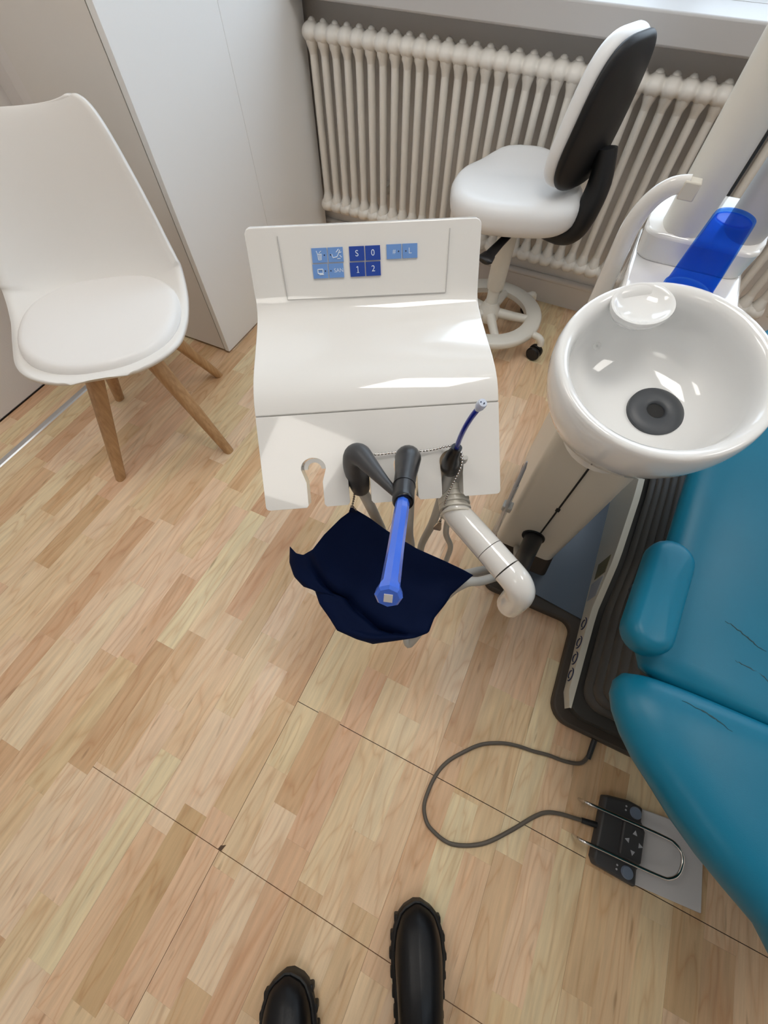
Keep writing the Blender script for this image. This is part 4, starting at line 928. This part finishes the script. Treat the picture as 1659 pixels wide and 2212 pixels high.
for c in ((0.590, 0.124), (0.590, 0.006)):
    MB().lathe([(0.0125, 0.026), (0.0125, 0.034), (0.0110, 0.036)], 28, Matrix.Translation((c[0], c[1], 0))).obj('round_button', M_BTNR, fc, True, 40)
    mb = MB()
    for k in (-0.004, 0.004): mb.sphere((c[0] - 0.022, c[1] + k, 0.0325), 0.0022, 8, 4)
    mb.obj('small_mark', M_SYM, fb)
wp = [(0.476, 0.097, 0.004), (0.474, 0.095, 0.030), (0.482, 0.094, 0.047), (0.520, 0.097, 0.050), (0.640, 0.104, 0.050), (0.672, 0.101, 0.050), (0.687, 0.084, 0.050), (0.684, 0.055, 0.050), (0.668, 0.036, 0.050), (0.640, 0.029, 0.050), (0.520, 0.022, 0.050), (0.484, 0.019, 0.047), (0.476, 0.020, 0.030), (0.478, 0.022, 0.004)]
mb = MB(); mb.tube(wp, 0.0035, 12, sub=7); mb.obj('foot_bar', M_CHROME, fc)
cab = [(0.478, 0.232, 0.016), (0.476, 0.196, 0.006), (0.462, 0.172, 0.005), (0.428, 0.160, 0.005), (0.386, 0.155, 0.005), (0.348, 0.147, 0.005), (0.308, 0.141, 0.005), (0.269, 0.129, 0.005), (0.226, 0.105, 0.005), (0.190, 0.069, 0.005), (0.160, 0.030, 0.005), (0.145, -0.012, 0.005), (0.142, -0.066, 0.005), (0.155, -0.095, 0.005), (0.178, -0.110, 0.005), (0.229, -0.115, 0.005), (0.292, -0.085, 0.005), (0.343, -0.035, 0.005), (0.385, 0.014, 0.005), (0.410, 0.036, 0.005), (0.440, 0.048, 0.006), (0.480, 0.056, 0.008), (0.522, 0.064, 0.012)]
mb = MB(); mb.tube(cab, 0.0045, 10, sub=8); mb.obj('cable', M_CORD, fc)
mb = MB(); mb.tube([(0.479, 0.236, 0.017), (0.477, 0.190, 0.006)], [0.0068, 0.0060], 12); mb.obj('cable_boot', M_BLK, fc)
mb = MB(); mb.tube([(0.488, 0.0575, 0.010), (0.524, 0.064, 0.014)], [0.0058, 0.0068], 12); mb.obj('cable_boot', M_BLK, fc)

# ================================================================== BOOTS
def boot(toe, heading, label):
    a = rad(heading); f = Vector((math.cos(a), math.sin(a), 0)); s = Vector((f.y, -f.x, 0))
    F = frame(Vector((toe[0], toe[1], 0)), s, -f, (0, 0, 1))         # local x = side, y = back from the toe tip
    t = empty('boot', Vector((toe[0], toe[1], 0)) - f * 0.14, label, 'boot', 'pair of black boots')
    hwv = [(0.0, 0.006), (0.006, 0.022), (0.02, 0.036), (0.045, 0.0465), (0.08, 0.0505), (0.12, 0.0465), (0.16, 0.0405), (0.20, 0.0390), (0.24, 0.0390), (0.262, 0.034), (0.275, 0.022), (0.280, 0.006)]
    def foot(z, sc, y0=0.0, n=26):
        pts = []
        ys = np.interp(np.linspace(0, 1, n), [0, 0.12, 0.88, 1], [0, 0.03, 0.25, 0.28])
        h = lambda y: float(np.interp(y, [q[0] for q in hwv], [q[1] for q in hwv])) + sc
        R_ = [(max(h(y), 0.003), y0 + y * (0.28 - y0) / 0.28, z) for y in ys]
        return R_ + [(-x, y, z) for x, y, _ in reversed(R_)]
    # lugged sole
    mb = MB(); mb.rings([foot(0.0, 0.002), foot(0.018, 0.006), foot(0.030, 0.006), foot(0.034, 0.002)], True, True, F); so_ = mb.obj('sole', M_SOLE, t, True, 40)
    mb = MB()
    for y in np.linspace(0.03, 0.25, 9):
        h = float(np.interp(y, [q[0] for q in hwv], [q[1] for q in hwv]))
        for q in (-1, 1): MB().box(q * (h + 0.003) - 0.006, q * (h + 0.003) + 0.006, y - 0.007, y + 0.007, 0.0, 0.026, F).obj('lug', M_SOLE, so_, True, 30, bevel=0.003)
    rs = [foot(0.030, -0.001)]
    for z, yc, ly, wx in ((0.045, 0.1415, 0.1395, 0.047), (0.060, 0.146, 0.134, 0.0455), (0.072, 0.156, 0.124, 0.044), (0.085, 0.172, 0.108, 0.0425), (0.100, 0.190, 0.090, 0.041), (0.12, 0.207, 0.072, 0.040), (0.145, 0.217, 0.061, 0.040), (0.18, 0.220, 0.058, 0.0425), (0.225, 0.221, 0.058, 0.046), (0.26, 0.221, 0.058, 0.047)):
        base = foot(z, 0); R_ = []
        m = len(base)
        for i, (x, y, _) in enumerate(base):
            u_ = (y - 0.14) / 0.14; k = max(0, min(1, (z - 0.04) / 0.09))
            ex = math.copysign(math.sqrt(max(0, 1 - u_ * u_)), x) * wx
            R_.append((x * (1 - k) * (wx / 0.0485) + ex * k, yc + u_ * ly, z))
        rs.append(R_)
    rs += [[(x * 0.93, 0.221 + (y - 0.221) * 0.93, 0.262) for x, y, z in rs[-1]], [(x * 0.90, 0.221 + (y - 0.221) * 0.90, 0.235) for x, y, z in rs[-1]]]
    mb = MB(); mb.rings(rs, True, True, F); mb.obj('upper', M_BOOT, t, True, 60)
    mb = MB(); mb.tube([(x * 1.01, y, 0.200) for x, y, z in rs[9]] + [(rs[9][0][0] * 1.01, rs[9][0][1], 0.200)], 0.0022, 6, M=F); mb.obj('cuff_seam', M_BOOT, t)
    mb = MB(); mb.tube([(x * 1.015 + 0.0, y - 0.001, 0.0365) for x, y, z in rs[0]] + [(rs[0][0][0], rs[0][0][1], 0.0365)], 0.0030, 6, M=F); mb.obj('welt', M_SOLE, t)
hd0 = math.degrees(math.atan2(fh.y, fh.x))
boot((0.193, -0.236), hd0 - 1, 'black leather boot with foot and shaft showing, the one nearer the foot control')
boot((0.000, -0.447), hd0 + 6, 'black lug-soled boot standing further back, only its toe part in view')
